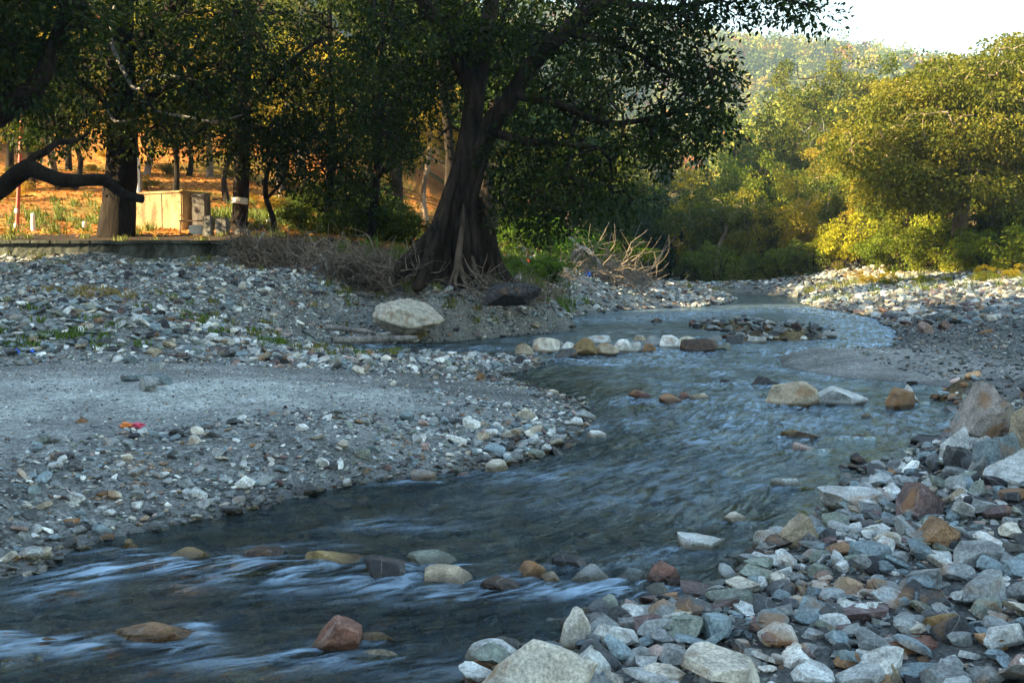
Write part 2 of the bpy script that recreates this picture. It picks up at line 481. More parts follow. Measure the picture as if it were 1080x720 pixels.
def water_material():
    m, nt, out, N, L = nodes('stream_water')
    uv = N('ShaderNodeAttribute', attribute_name='flow')      # (across, along) stored per point
    fo = N('ShaderNodeAttribute', attribute_name='foam_gleam')
    mp = N('ShaderNodeMapping'); mp.inputs['Scale'].default_value = (3.0, 1.15, 1); L(uv.outputs['Vector'], mp.inputs['Vector'])
    mp2 = N('ShaderNodeMapping'); mp2.inputs['Scale'].default_value = (12., 3.2, 1); L(uv.outputs['Vector'], mp2.inputs['Vector'])
    n1 = N('ShaderNodeTexNoise', i_Scale=1.0, i_Detail=5.0, i_Roughness=.55, i_Distortion=.6); L(mp.outputs[0], n1.inputs['Vector'])
    n2 = N('ShaderNodeTexNoise', i_Scale=1.0, i_Detail=5.0, i_Roughness=.6, i_Distortion=.8); L(mp2.outputs[0], n2.inputs['Vector'])
    bm = N('ShaderNodeBump', i_Strength=1.0, i_Distance=.22); L(n1.outputs[0], bm.inputs['Height'])
    bm2 = N('ShaderNodeBump', i_Strength=1.0, i_Distance=.05); L(n2.outputs[0], bm2.inputs['Height']); L(bm.outputs[0], bm2.inputs['Normal'])
    nrm = bm2.outputs[0]
    gl = N('ShaderNodeBsdfGlossy', i_Roughness=.10); L(nrm, gl.inputs['Normal'])
    gl.inputs['Color'].default_value = (.74, .91, 1, 1)
    fr = N('ShaderNodeFresnel', i_IOR=1.42); L(nrm, fr.inputs['Normal'])
    tr = N('ShaderNodeBsdfTransparent'); tr.inputs['Color'].default_value = (.74, .72, .54, 1)
    df = N('ShaderNodeBsdfDiffuse'); df.inputs['Color'].default_value = (.02, .045, .055, 1)
    body = N('ShaderNodeMixShader'); body.inputs[0].default_value = .12
    L(tr.outputs[0], body.inputs[1]); L(df.outputs[0], body.inputs[2])
    wat = N('ShaderNodeMixShader'); L(fr.outputs[0], wat.inputs[0]); L(body.outputs[0], wat.inputs[1]); L(gl.outputs[0], wat.inputs[2])
    # foam: white air bubbles and painted sky reflection, drawn out along the current
    st = ramp(N, L, n2.outputs[0], [(.42, g(.0)), (.60, g(1))])
    st1 = ramp(N, L, n1.outputs[0], [(.34, g(.25)), (.66, g(1))])
    f1 = N('ShaderNodeMath', operation='MULTIPLY'); L(fo.outputs['Fac'], f1.inputs[0]); L(st, f1.inputs[1])
    f2 = N('ShaderNodeMath', operation='MULTIPLY', use_clamp=True); L(f1.outputs[0], f2.inputs[0]); L(st1, f2.inputs[1])
    fd = N('ShaderNodeBsdfDiffuse'); fd.inputs['Color'].default_value = (.56, .78, 1.0, 1); L(nrm, fd.inputs['Normal'])
    fin = N('ShaderNodeMixShader'); L(f2.outputs[0], fin.inputs[0]); L(wat.outputs[0], fin.inputs[1]); L(fd.outputs[0], fin.inputs[2])
    L(fin.outputs[0], out.inputs[0])
    return m

M_ROCK = rock_material('stone_surface', False)
M_GRAVEL = rock_material('gravel_surface', True)
M_GROUND = ground_material()
M_WATER = water_material()
M_LEAF = leaf_material('fig_leaf', (.006, .015, .004), (.018, .036, .008), (.060, .080, .014), .3)
M_LEAFY = leaf_material('yellow_leaf', (.16, .14, .018), (.32, .26, .03), (.48, .34, .045), .42)
M_LEAFG = leaf_material('green_leaf', (.050, .080, .014), (.14, .165, .024), (.29, .26, .04), .35)
M_FOREST = leaf_material('forest_leaf', g(.1), g(.1), g(.1), .2, True)
M_BARK = bark_material('grey_brown_bark', (.009, .007, .006), (.058, .045, .034))
M_BARKD = bark_material('dark_bark', (.008, .006, .005), (.032, .025, .019))
M_BARKP = bark_material('pale_bark', (.16, .11, .08), (.42, .33, .25))
M_BARKM = bark_material('root_bark', (.06, .045, .035), (.20, .155, .12))
M_DEAD = bark_material('bleached_deadwood', (.17, .16, .15), (.50, .475, .44), 12)
M_TWIG = bark_material('dry_roots', (.11, .09, .07), (.40, .33, .26), 14)

M_WHITE = plain_material('whitewash', (.78, .74, .66), .8, .2)
M_RED = plain_material('red_pole_paint', (.42, .07, .035), .5, .3)
# ------------------------------------------------------------------ terrain
def terrain():
    def axis(lim_neg, lim_pos, fine_a, fine_b, step, grow):
        a = list(np.arange(fine_a, fine_b, step))
        s, v = step, fine_b
        up = []
        while v < lim_pos:
            up.append(v); s *= grow; v += s
        up.append(lim_pos)
        s, v = step, fine_a
        dn = []
        while v > lim_neg:
            s *= grow; v -= s; dn.append(v)
        return np.array(sorted(dn) + a + up)
    xs = axis(-1600, 1600, -11, 12, .075, 1.035)
    ys = axis(-1200, 2200, 2, 26, .085, 1.018)
    X, Y = np.meshgrid(xs, ys)
    Z = height(X, Y)
    nx, ny = len(xs), len(ys)
    V = np.stack([X, Y, Z], -1).reshape(-1, 3)
    i = (np.arange(ny - 1)[:, None] * nx + np.arange(nx - 1)[None]).ravel()
    F = np.stack([i, i + 1, i + nx + 1, i + nx], -1)
    x, y, z = V.T
    sd = sdf(x, y)
    col = np.zeros((len(V), 4)); col[:, 3] = 1
    gravel = np.array([.23, .235, .22]); darkg = np.array([.085, .09, .088]); bed = np.array([.13, .10, .05])
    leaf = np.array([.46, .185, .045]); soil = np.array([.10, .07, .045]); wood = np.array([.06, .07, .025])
    c = np.tile(gravel, (len(V), 1))
    def blend(c, w, k):
        return c * (1 - w[:, None]) + k * w[:, None]
    # silty dark tracks on the left flat and the dark fine gravel on the right flat
    p = at_z(440, 385, .15)
    c = blend(c, .85 * np.exp(-((x - p[0]) / 2.6) ** 2 - ((y - p[1] - .08 * (x - p[0])) / 1.1) ** 2), darkg)
    c = blend(c, .6 * sstep(fbm(x / 2.5, (y - .1 * x) / .45, 91), .0, .25) * np.exp(-((x + 1.5) / 4) ** 2 - ((y - 12.6 - .1 * x) / 1.3) ** 2), darkg)
    pw = at_z(200, 425, .38)
    c = blend(c, .8 * np.exp(-((x - pw[0]) / 6) ** 2 - ((y - pw[1] - .6) / 2.6) ** 2) * (1 - .6 * np.exp(-((y - 12.1 - .10 * x) / .35) ** 2)), np.array([.40, .43, .41]))
    q = at_z(1020, 365, .1)
    c = blend(c, .85 * sstep(x, 7.2, 8.6) * sstep(y, 12.5, 14) * (1 - sstep(y, 26, 36)), darkg)
    c = blend(c, .7 * np.exp(-np.abs(sd) / .25), darkg)
    c = blend(c, .85 * sstep(x, 0, .8) * (1 - sstep(y, 9.5, 11)), darkg * .8)  # shaded gaps between right bank stones, painted into the ground colour
    c = blend(c, .5 * (1 - sstep(sd, 1.2, 3)) * (y < 14), darkg)
    c = blend(c, (sd < 0) * sstep(-sd, 0, .3), bed * (1 + .8 * fbm(x * 1.2, y * 1.2, 21))[:, None])
    n = fbm(x / 3, y / 3, 31) + .5 * fbm(x / .8, y / .8, 32)
    wl = sstep(y, 26.4, 28) * sstep(-x + .12 * (y - 40), -3, 1) * (y < 90)
    lf = leaf * (1 + .9 * n)[:, None] * (1 + np.outer(.3 * fbm(x, y, 36), [0, 1, .6]))
    green = sstep(fbm(x / 4, y / 2.2, 33), .08, .25)
    lf = blend(lf, green * .75, np.array([.12, .13, .03]))
    c = blend(c, wl, lf)
    c = blend(c, sstep(y, 26.3, 26.6) * (1 - sstep(y, 28.8, 29.6)) * sstep(-x, 2, 5), soil * .45)  # shadow band behind the wall, painted as darkened soil
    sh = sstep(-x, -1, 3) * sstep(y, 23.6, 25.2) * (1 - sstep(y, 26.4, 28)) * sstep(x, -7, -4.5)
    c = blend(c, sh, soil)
    c = blend(c, sstep(np.hypot(x, y - 30), 80, 110), wood)
    c = blend(c, sstep(x, 17, 22) * sstep(y, 52, 62), np.array([.20, .13, .05]))
    c = blend(c, sstep(-x, 24, 34), wood)
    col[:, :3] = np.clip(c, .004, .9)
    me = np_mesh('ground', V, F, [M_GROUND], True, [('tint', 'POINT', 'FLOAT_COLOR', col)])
    o = link('ground', me); o['kind'] = 'structure'; o['label'] = 'gravel river banks and wooded valley ground'
terrain()

# ------------------------------------------------------------------ water
# (px, py, half width along screen in m, half depth m, strength)
FOAM_GLEAM = []
def foam_gleam_line(pts, w, s, step=.12):
    P = [at_z(*p)[:2] for p in pts]
    for a, b in zip(P[:-1], P[1:]):
        n = max(1, int(np.linalg.norm(b - a) / step))
        for t in np.linspace(0, 1, n, endpoint=False):
            FOAM_GLEAM.append((*(a + (b - a) * t), w, s))
foam_gleam_line([(60, 625), (110, 600), (150, 590), (200, 603), (250, 598), (310, 606), (340, 600), (370, 606)], .13, .9)
foam_gleam_line([(400, 622), (440, 610), (470, 630), (520, 628), (575, 622), (640, 622), (700, 626)], .10, .75)
foam_gleam_line([(420, 603), (440, 612)], .08, 1.0)
foam_gleam_line([(0, 676), (40, 682), (90, 684), (110, 676)], .09, 1.0)
foam_gleam_line([(205, 660), (215, 680), (150, 684)], .05, .8)
foam_gleam_line([(280, 580), (370, 572)], .08, .5)
foam_gleam_line([(400, 552), (480, 553)], .16, .45)
foam_gleam_line([(640, 530), (760, 500), (800, 470)], .35, .28)
foam_gleam_line([(560, 505), (660, 490), (700, 500)], .3, .35)
foam_gleam_line([(640, 450), (740, 438), (800, 436)], .5, .30)
foam_gleam_line([(560, 382), (620, 381), (640, 386)], .3, .75)
foam_gleam_line([(640, 380), (760, 378)], .35, .3)
foam_gleam_line([(660, 425), (700, 420), (760, 430)], .25, .6)
foam_gleam_line([(800, 440), (930, 440), (990, 432)], .3, .35)
foam_gleam_line([(640, 330), (740, 324), (830, 322)], 1.4, .30)
foam_gleam_line([(850, 325), (900, 336), (935, 352), (930, 366), (880, 374)], 1.2, .95)  # bright sky reflection in the bend, painted as foam
foam_gleam_line([(650, 338), (720, 333), (800, 326)], 1.6, .6)  # far riffle lightened too, as painted reflection
foam_gleam_line([(800, 385), (860, 392), (940, 402)], .7, .45)
foam_gleam_line([(860, 450), (940, 455), (985, 445)], .35, .45)
foam_gleam_line([(360, 690), (430, 705), (500, 700)], .12, .35)
foam_gleam_line([(180, 700), (280, 696)], .12, .3)
FOAM_GLEAM = np.array(FOAM_GLEAM)
CL = np.array([[14, 62], [12, 45], [8, 34], [7.5, 25], [5.5, 17], [3.6, 12], [2.2, 9], [0, 6.3], [-3, 4.6], [-8, 2.5], [-14, 0]], float)

def flow_uv(x, y):
    best = np.full(x.shape, 1e9); U = np.zeros(x.shape); W = np.zeros(x.shape)
    s0 = 0
    wsum = np.zeros(x.shape); us = np.zeros(x.shape); ws = np.zeros(x.shape)
    for a, b in zip(CL[:-1], CL[1:]):
        e = b - a; l = np.linalg.norm(e); e = e / l
        al = (x - a[0]) * e[0] + (y - a[1]) * e[1]
        ac = (x - a[0]) * -e[1] + (y - a[1]) * e[0]
        dd = np.hypot(np.clip(al, 0, l) - al, ac)
        w = np.exp(-dd * 1.2 + 0) + 1e-9
        w = w ** 2
        us += w * ac; ws += w * (s0 + al); wsum += w
        s0 += l
    return us / wsum, ws / wsum

def water():
    xs = np.concatenate([np.arange(-14, -8, .12), np.arange(-8, 10, .05), np.arange(10, 18, .12)])
    ys = [-4.0]
    while ys[-1] < 66:
        y = ys[-1]
        ys.append(y + (.15 if y < 2 else max(.035, .0055 * y)))
    ys = np.array(ys)
    X, Y = np.meshgrid(xs, ys)
    T = height(X, Y)
    sd = sdf(X, Y)
    nx, ny = len(xs), len(ys)
    u, s = flow_uv(X, Y)
    foam_gleam = np.zeros(X.shape)
    for fx, fy, w, st in FOAM_GLEAM:
        k = (abs(X - fx) < 4 * w + .5) & (abs(Y - fy) < 4 * w + .5)
        d2 = ((X[k] - fx) / (1.5 * w)) ** 2 + ((Y[k] - fy) / w) ** 2
        foam_gleam[k] = np.maximum(foam_gleam[k], st * np.exp(-d2))
    foam_gleam = np.maximum(foam_gleam, .38 * sstep(-sd, .3, 1.5) * sstep(Y, 6.0, 8.5) * (1 - sstep(Y, 22, 30)) * np.clip(.65 + 2.4 * fbm(X / 1.4, Y / .8, 88), 0, 1.3))  # bright reflected streaks of mid river, painted in as weak foam
    amp = .016 + .03 * sstep(Y, 6, 10) * (1 - .5 * sstep(Y, 25, 40))
    Z = amp * (fbm(u * 1.6, s * .55, 41, 3) * 1.2 + .6 * fbm(u * 4.5, s * 1.5, 42, 3))
    Z = Z + foam_gleam * .05 * (.5 + fbm(u * 3, s * 1.5, 43, 2)) 
    Z = Z * sstep(-sd, -.1, .4)
    keep = (sd < .5) & (T < .09)
    kf = keep[:-1, :-1] & keep[1:, :-1] & keep[:-1, 1:] & keep[1:, 1:]
    i = (np.arange(ny - 1)[:, None] * nx + np.arange(nx - 1)[None])[kf]
    F = np.stack([i, i + 1, i + nx + 1, i + nx], -1)
    used = np.zeros(nx * ny, bool); used[F.ravel()] = True
    remap = np.cumsum(used) - 1
    V = np.stack([X, Y, Z], -1).reshape(-1, 3)[used]
    F = remap[F]
    fl = np.zeros((len(V), 4)); fl[:, 0] = u.ravel()[used]; fl[:, 1] = s.ravel()[used]; fl[:, 3] = 1
    me = np_mesh('stream', V, F, [M_WATER], True, [('flow', 'POINT', 'FLOAT_COLOR', fl), ('foam_gleam', 'POINT', 'FLOAT', foam_gleam.ravel()[used])])
    o = link('stream_water', me); o['kind'] = 'structure'; o['label'] = 'shallow blue grey stream running over stones'

# ------------------------------------------------------------------ stones
def ico(sub):
    bm = bmesh.new(); bmesh.ops.create_icosphere(bm, subdivisions=sub, radius=1)
    V = np.array([v.co[:] for v in bm.verts]); F = np.array([[v.index for v in f.verts] for f in bm.faces]); bm.free()
    return V, F
ICO = {s: ico(s) for s in (1, 2, 3, 4)}

def rock_verts(seed, sub=3, kind='angular', dims=(1, 1, 1)):
    rg = np.random.default_rng(seed)
    V = ICO[sub][0].copy()
    def cut(n, d, soft=1.0):
        nonlocal V
        n = np.asarray(n, float); n = n / np.linalg.norm(n)
        e = V @ n - d; V -= np.outer(np.maximum(e, 0) * soft, n)
    if kind == 'round':
        for _ in range(13):
            cut(rg.normal(size=3), rg.uniform(.55, .86), .92)
    else:
        a0 = rg.uniform(0, 6.28)
        if kind == 'slab':
            t1, t2 = rg.normal(0, .16, 2), rg.normal(0, .16, 2)
            cut((t1[0], t1[1], 1), .30); cut((t2[0], t2[1], -1), .30)
            for k in range(5):
                a = a0 + 6.283 * (k + rg.uniform(-.35, .35)) / 5
                cut((math.cos(a), math.sin(a), rg.uniform(-.25, .45)), rg.uniform(.42, .82))
        elif kind == 'wedge':
            cut((.75, rg.uniform(-.3, .3), .66), .28); cut((-.8, rg.uniform(-.3, .3), .55), .36)
            for k in range(5):
                a = a0 + 6.283 * (k + rg.uniform(-.35, .35)) / 5
                cut((math.cos(a), math.sin(a), rg.uniform(-.5, .3)), rg.uniform(.5, .8))
        else:
            for k in range(5):
                a = a0 + 6.283 * (k + rg.uniform(-.38, .38)) / 5
                cut((math.cos(a), math.sin(a), rg.uniform(-.15, .75)), rg.uniform(.40, .72))
            cut((rg.uniform(-.5, .5), rg.uniform(-.5, .5), 1), rg.uniform(.38, .62))
        for k in range(7):
            cut(rg.normal(size=3), rg.uniform(.5, .8))
    amp0 = .035 if kind != 'round' else .05
    for amp, f in ((amp0, 2.3), (amp0 * .55, 6.0), (amp0 * .35, 14.0)):
        if sub < 3 and f > 3: break
        K = rg.normal(size=(4, 3)) * f; ph = rg.uniform(0, 6.28, 4)
        dsp = sum(np.sin(V @ K[i] + ph[i]) for i in range(4)) * amp / 2
        V = V * (1 + dsp[:, None])
    lo, hi = V.min(0), V.max(0)
    V = (V - (lo + hi) / 2) / ((hi - lo) / 2)
    return V * np.asarray(dims)[None] / 2

COLORS = {'grey brown': (.29, .26, .23), 'pale grey': (.50, .52, .50), 'grey': (.25, .27, .265), 'blue grey': (.19, .25, .27), 'dark grey': (.075, .08, .082), 'white': (.74, .75, .70),
          'tan': (.37, .31, .22), 'orange brown': (.28, .165, .085), 'reddish brown': (.20, .10, .07), 'purple brown': (.15, .105, .10),
          'cream': (.54, .50, .41), 'ochre': (.24, .17, .07), 'pinkish': (.40, .29, .25), 'charcoal': (.035, .036, .04), 'dark brown': (.07, .045, .03),
          'greenish grey': (.20, .23, .19)}
SHAPE_WORD = {'angular': 'angular', 'slab': 'flat', 'wedge': 'wedge shaped', 'round': 'rounded'}
HEROES = []
def hero(px, py, w, h, colour, kind, label, name='boulder', depth=.8, rz=None, lift=0.0, z=None, seed=None, sink=.25):
    """px centre, py bottom edge, w/h size in photo pixels"""
    if z is None:
        z = 0.0
        for _ in range(4):
            p = at_z(px, py, z); z = float(height(p[0], p[1])); z = max(z, -.01)
    p = at_z(px, py, z)
    mpp = p[1] / FPX
    W = w * mpp
    el = math.atan2(CAMZ - z, p[1])
    Dp = min(W * depth, .75 * h * mpp / math.sin(el))
    H = max(.5 * h * mpp, (h * mpp - Dp * math.sin(el) * .55) / math.cos(el))
    if z <= .02: H += .015
    Hf = H * (1 + sink) + (.06 if z <= .02 else 0)
    seed = seed or (int(px) * 31 + int(py))
    V = rock_verts(seed, 4, kind, (W, Dp, Hf))
    me = np_mesh(name, V, ICO[4][1], [M_ROCK])
    cat = {'boulder': 'boulder', 'stone': 'stone', 'slab': 'stone slab'}[name]
    o = link(name, me, None, label=label, category=cat)
    o.location = (p[0], p[1] + Dp * .45, z + H - Hf / 2 + lift)
    o.rotation_euler = (random.uniform(-.12, .12), random.uniform(-.12, .12), 0)
    c = COLORS[colour]; k = random.uniform(.9, 1.1)
    o.color = (*[q * k for q in c], 1)
    HEROES.append((px, py - h / 2, w, p[0], p[1], W, label))
    return o

B = 'boulder'; S = 'stone'
# in and over the water, near
hero(352, 691, 56, 38, 'reddish brown', 'angular', 'reddish brown blocky boulder standing alone in the near rapids')
hero(398, 697, 48, 9, 'cream', 'round', 'flat cream stone awash just in front of the reddish brown boulder', S)
hero(400, 680, 62, 12, 'ochre', 'round', 'long ochre stone half drowned behind the reddish brown boulder', S)
hero(152, 680, 98, 20, 'orange brown', 'round', 'flat rust brown boulder with water sliding over its top', depth=.6)
hero(410, 614, 64, 26, 'charcoal', 'angular', 'charcoal black boulder in the line of rapids stones')
hero(471, 621, 56, 23, 'tan', 'round', 'golden tan boulder between the black boulder and dark wet stone')
hero(455, 600, 60, 17, 'greenish grey', 'round', 'low greenish boulder behind the golden tan one')
hero(528, 625, 52, 15, 'dark brown', 'round', 'low dark wet stone beside the golden tan boulder', S)
hero(562, 613, 42, 20, 'orange brown', 'wedge', 'rusty brown pointed stone in the rapids', S)
hero(602, 601, 42, 15, 'charcoal', 'angular', 'shiny black stone behind the grey brown rapids stones', S)
hero(626, 617, 58, 21, 'grey', 'angular', 'grey brown creased stone in the rapids row', S)
hero(583, 617, 24, 12, 'tan', 'angular', 'small tan stone wedged between rusty and grey brown rapids stones', S)
hero(699, 617, 42, 21, 'reddish brown', 'angular', 'brown block at the bank end of the rapids row', S)
hero(668, 614, 30, 12, 'blue grey', 'round', 'low blue grey stone next to the brown block in the rapids', S)
hero(722, 622, 44, 10, 'dark brown', 'slab', 'flat dark stone awash at the bank end of rapids', S)
hero(348, 602, 76, 24, 'ochre', 'round', 'large ochre boulder under a skin of water', sink=.5)
hero(192, 594, 60, 14, 'ochre', 'round', 'low ochre stone drowned under the white rapids', S)
hero(276, 592, 50, 14, 'dark brown', 'round', 'dark brown stone drowned under the white rapids', S)
hero(48, 684, 40, 10, 'ochre', 'round', 'ochre stone awash by the white tongue of water', S)
hero(135, 580, 22, 10, 'ochre', 'round', 'small ochre stone in the shallows below the gravel point', S)
# right side of the stream
hero(744, 583, 52, 18, 'pale grey', 'slab', 'pale topped flat slab standing in the stream', 'slab')
hero(776, 553, 30, 12, 'cream', 'round', 'small cream stone alone in still water', S)
hero(846, 578, 46, 38, 'tan', 'wedge', 'tall pointed tan boulder at the water edge', depth=.6)
hero(811, 580, 30, 22, 'pale grey', 'angular', 'grey block leaning beside the pointed tan boulder', S)
hero(796, 590, 26, 10, 'dark brown', 'slab', 'low dark stone in front of the grey block', S)
hero(851, 479, 30, 12, 'pinkish', 'angular', 'pinkish stone alone in mid stream', S)
hero(833, 516, 40, 12, 'pale grey', 'slab', 'dark edged flat stone with pale top in the stream', S)
hero(838, 430, 62, 27, 'tan', 'round', 'large tan boulder in mid stream with pale one behind', depth=.7)
hero(886, 430, 78, 22, 'pale grey', 'wedge', 'long pale boulder joined to the tan mid stream boulder', depth=.5)
hero(952, 432, 36, 24, 'orange brown', 'angular', 'rust brown boulder by the far bank of the stream')
hero(963, 425, 24, 18, 'pale grey', 'wedge', 'pale pointed stone right behind the rust brown boulder', S)
hero(813, 409, 32, 11, 'charcoal', 'wedge', 'black wedge of rock sticking out upstream of the tan boulder', S)
hero(709, 425, 26, 9, 'orange brown', 'round', 'rust stone at the near end of a trio in mid stream', S)
hero(742, 424, 26, 9, 'tan', 'round', 'tan stone at the far end of a trio in mid stream', S)
hero(725, 421, 18, 7, 'reddish brown', 'round', 'reddish stone in the middle of a trio in mid stream', S)
hero(676, 420, 24, 9, 'reddish brown', 'round', 'dark reddish stone with white water beside it', S)
hero(868, 466, 48, 10, 'dark brown', 'slab', 'flat dark rock awash in mid stream', S)
hero(838, 462, 26, 9, 'ochre', 'round', 'olive stone next to the flat dark rock', S)
hero(905, 466, 26, 7, 'dark brown', 'round', 'low wet brown stone beyond the flat dark rock', S)
hero(916, 443, 14, 7, 'tan', 'angular', 'tiny tan stone below the long pale boulder', S)
hero(985, 470, 40, 9, 'charcoal', 'slab', 'thin black slab near the rocky bank', S)
hero(765, 405, 12, 5, 'charcoal', 'round', 'tiny black stone upstream in mid current', S)
hero(693, 341, 12, 5, 'dark grey', 'round', 'little dark stone far up the riffle', S)
hero(630, 463, 22, 9, 'white', 'round', 'white stone at the tip of the gravel point', S)
hero(523, 498, 26, 13, 'cream', 'round', 'cream stone at the water edge of the gravel bar', S)
hero(446, 508, 30, 12, 'grey', 'round', 'grey rounded stone standing just off the gravel bar', S)
# stone line across the stream
DAM = [(553, 375, 22, 15, 'tan', 'angular', 'tan stone at the bank end of the stone line'), (576, 374, 24, 14, 'cream', 'round', 'cream stone second along the stone line'),
       (598, 371, 20, 13, 'white', 'round', 'whitish stone set back in the stone line'), (598, 380, 22, 12, 'dark grey', 'round', 'dark grey stone in front of the whitish one in the line'),
       (618, 378, 26, 19, 'ochre', 'round', 'large ochre stone in the stone line'), (641, 375, 30, 17, 'tan', 'angular', 'broad tan stone in the middle of the stone line'),
       (657, 371, 18, 12, 'white', 'angular', 'small white stone behind the broad tan one'), (668, 374, 18, 14, 'pale grey', 'angular', 'pale grey stone in the stone line'),
       (685, 373, 16, 12, 'orange brown', 'round', 'small rusty stone in the stone line'), (691, 366, 22, 10, 'grey', 'round', 'grey stone set back in the stone line'),
       (708, 370, 28, 18, 'white', 'angular', 'biggest white block of the stone line'), (724, 366, 20, 12, 'cream', 'round', 'cream stone next to the biggest white block'),
       (742, 371, 36, 14, 'dark brown', 'round', 'wet brown stone near the islet end of the line'), (757, 365, 18, 12, 'grey', 'angular', 'grey stone where the line meets the islet'),
       (632, 364, 22, 9, 'pale grey', 'round', 'pale grey stone upstream side of the stone line'), (587, 366, 16, 9, 'grey', 'angular', 'grey stone upstream side near the bank end'),
       (676, 364, 18, 9, 'tan', 'round', 'tan stone upstream side of the stone line')]
for i, a in enumerate(DAM):
    k = 1 + .22 * math.sin(i * 2.3)
    hero(a[0], a[1] + [1.5, -1.5, 0, 1, -2, .5][i % 6], a[2] * k * 1.08, a[3] * k, a[4], 'angular' if a[5] == 'round' and i % 2 else a[5], a[6], S, z=-.02, seed=a[0] * 7)
for i, (a, b, w, h, c, k, t) in enumerate([
        (777, 364, 20, 11, 'dark grey', 'angular', 'dark grey block at the islet head'), (784, 356, 18, 12, 'reddish brown', 'wedge', 'dark reddish peaked stone on the islet'),
        (800, 362, 22, 8, 'pale grey', 'slab', 'pale flat stone on the islet'), (822, 359, 26, 9, 'pale grey', 'round', 'pale rounded stone midway along the islet'),
        (845, 356, 24, 9, 'dark grey', 'angular', 'dark stone near the islet tail'), (868, 356, 22, 8, 'grey', 'angular', 'grey stone at the islet tail'),
        (812, 346, 16, 7, 'dark grey', 'angular', 'dark stone high on the islet'), (835, 343, 14, 6, 'grey', 'angular', 'grey stone at the islet back edge')]):
    hero(a, b, w, h, c, k, t, S)
# left bank
hero(429, 348, 76, 34, 'cream', 'round', 'big cream boulder with ochre end on the left gravel bank', depth=.7, z=.32)
hero(413, 361, 38, 12, 'white', 'slab', 'flat white stone in front of the big cream boulder', S)
hero(327, 322, 20, 9, 'orange brown', 'round', 'orange stone sitting alone on the gravel heap', S)
hero(35, 279, 26, 13, 'cream', 'angular', 'cream stone on the crest of the gravel heap', S)
hero(40, 283, 16, 5, 'pale grey', 'slab', 'thin pale slab leaning on the crest stone', S)
hero(62, 342, 26, 22, 'blue grey', 'wedge', 'upright blue grey slab on the heap slope', 'slab', depth=.4)
hero(78, 340, 22, 17, 'dark grey', 'wedge', 'dark upright slab beside the blue grey one', 'slab', depth=.4)
hero(95, 326, 18, 10, 'cream', 'angular', 'cream stone above the upright slabs', S)
hero(118, 337, 20, 12, 'reddish brown', 'angular', 'reddish stone beyond the upright slabs', S)
hero(140, 487, 46, 13, 'tan', 'slab', 'long tan slab lying on the near gravel bar', 'slab')
hero(190, 501, 30, 12, 'pinkish', 'wedge', 'pinkish peaked stone on the near gravel bar', S)
hero(130, 531, 26, 14, 'pinkish', 'wedge', 'pinkish pointed stone nearer the water on the bar', S)
hero(203, 528, 24, 16, 'pale grey', 'wedge', 'pale triangular stone near the bar waterline', S)
hero(172, 536, 24, 10, 'white', 'round', 'white flat stone near the bar waterline', S)
hero(84, 560, 17, 14, 'white', 'round', 'white egg shaped stone by the shallows', S)
hero(118, 553, 40, 9, 'cream', 'slab', 'long cream slab by the shallows', 'slab')
hero(28, 590, 46, 11, 'cream', 'slab', 'long pale slab at the bottom of the gravel bar', 'slab')
hero(22, 575, 22, 18, 'grey', 'wedge', 'grey pointed stone behind the long pale slab', S)
hero(245, 449, 22, 9, 'dark grey', 'wedge', 'dark pointed stone on the flat gravel', S)
hero(84, 446, 16, 6, 'charcoal', 'wedge', 'black shard on the flat gravel', S)
hero(555, 442, 24, 14, 'cream', 'wedge', 'cream wedge near the tip of the gravel point', S)
hero(497, 452, 20, 12, 'white', 'round', 'bluish white stone on the gravel point', S)
hero(482, 470, 26, 13, 'white', 'slab', 'white tilted slab on the gravel point', S)
hero(412, 495, 26, 17, 'pale grey', 'wedge', 'pale jagged stone low on the gravel point', S)
# right bank landmarks
hero(567, 765, 134, 92, 'cream', 'round', 'huge pale rounded boulder at the bottom of the picture', depth=.75, z=.02, seed=11)
hero(522, 708, 68, 34, 'pale grey', 'round', 'smooth pale boulder tucked behind the huge rounded one', z=-.02)
hero(610, 684, 44, 38, 'cream', 'angular', 'cream cracked boulder at the point of the right bank', z=.02)
hero(651, 686, 54, 32, 'white', 'angular', 'white boulder with rusty stains beside the cream cracked one', z=.03)
hero(676, 663, 52, 24, 'grey', 'slab', 'grey flat topped boulder at the water corner')
hero(625, 720, 46, 40, 'pale grey', 'wedge', 'pale boulder leaning against the huge rounded one', z=.04)
hero(712, 668, 28, 26, 'pale grey', 'angular', 'pale block next to the grey flat topped boulder', S)
hero(768, 722, 92, 38, 'cream', 'slab', 'cream and orange slab lying at the bottom edge', 'slab', z=.10)
hero(846, 706, 42, 26, 'white', 'wedge', 'white wedge stone near the bottom of the bank', S)
hero(998, 578, 54, 34, 'orange brown', 'wedge', 'orange and grey wedge boulder high on the right bank')
hero(974, 547, 52, 40, 'purple brown', 'wedge', 'purple brown peaked boulder')
hero(1047, 640, 62, 36, 'grey', 'angular', 'rounded grey boulder near the right edge', seed=5)
hero(975, 626, 60, 30, 'grey', 'angular', 'grey veined boulder in the middle of the right bank')
hero(925, 598, 48, 27, 'blue grey', 'angular', 'blue grey block in the middle of the right bank')
hero(1040, 600, 60, 34, 'grey', 'angular', 'broad dull boulder behind the rounded grey one')
hero(905, 540, 66, 30, 'pale grey', 'slab', 'broad pale slab at the water side of the bank', 'slab')
hero(910, 658, 70, 24, 'purple brown', 'slab', 'long purple brown slab beside the white wedge', 'slab')
hero(862, 660, 46, 30, 'blue grey', 'angular', 'blue grey fractured boulder on the lower bank')
hero(960, 692, 86, 20, 'reddish brown', 'slab', 'long dark red slab low on the bank', 'slab')
hero(775, 640, 54, 18, 'greenish grey', 'slab', 'greenish layered slab near the water corner', 'slab')
hero(1000, 670, 40, 26, 'ochre', 'round', 'ochre stained boulder low on the bank')
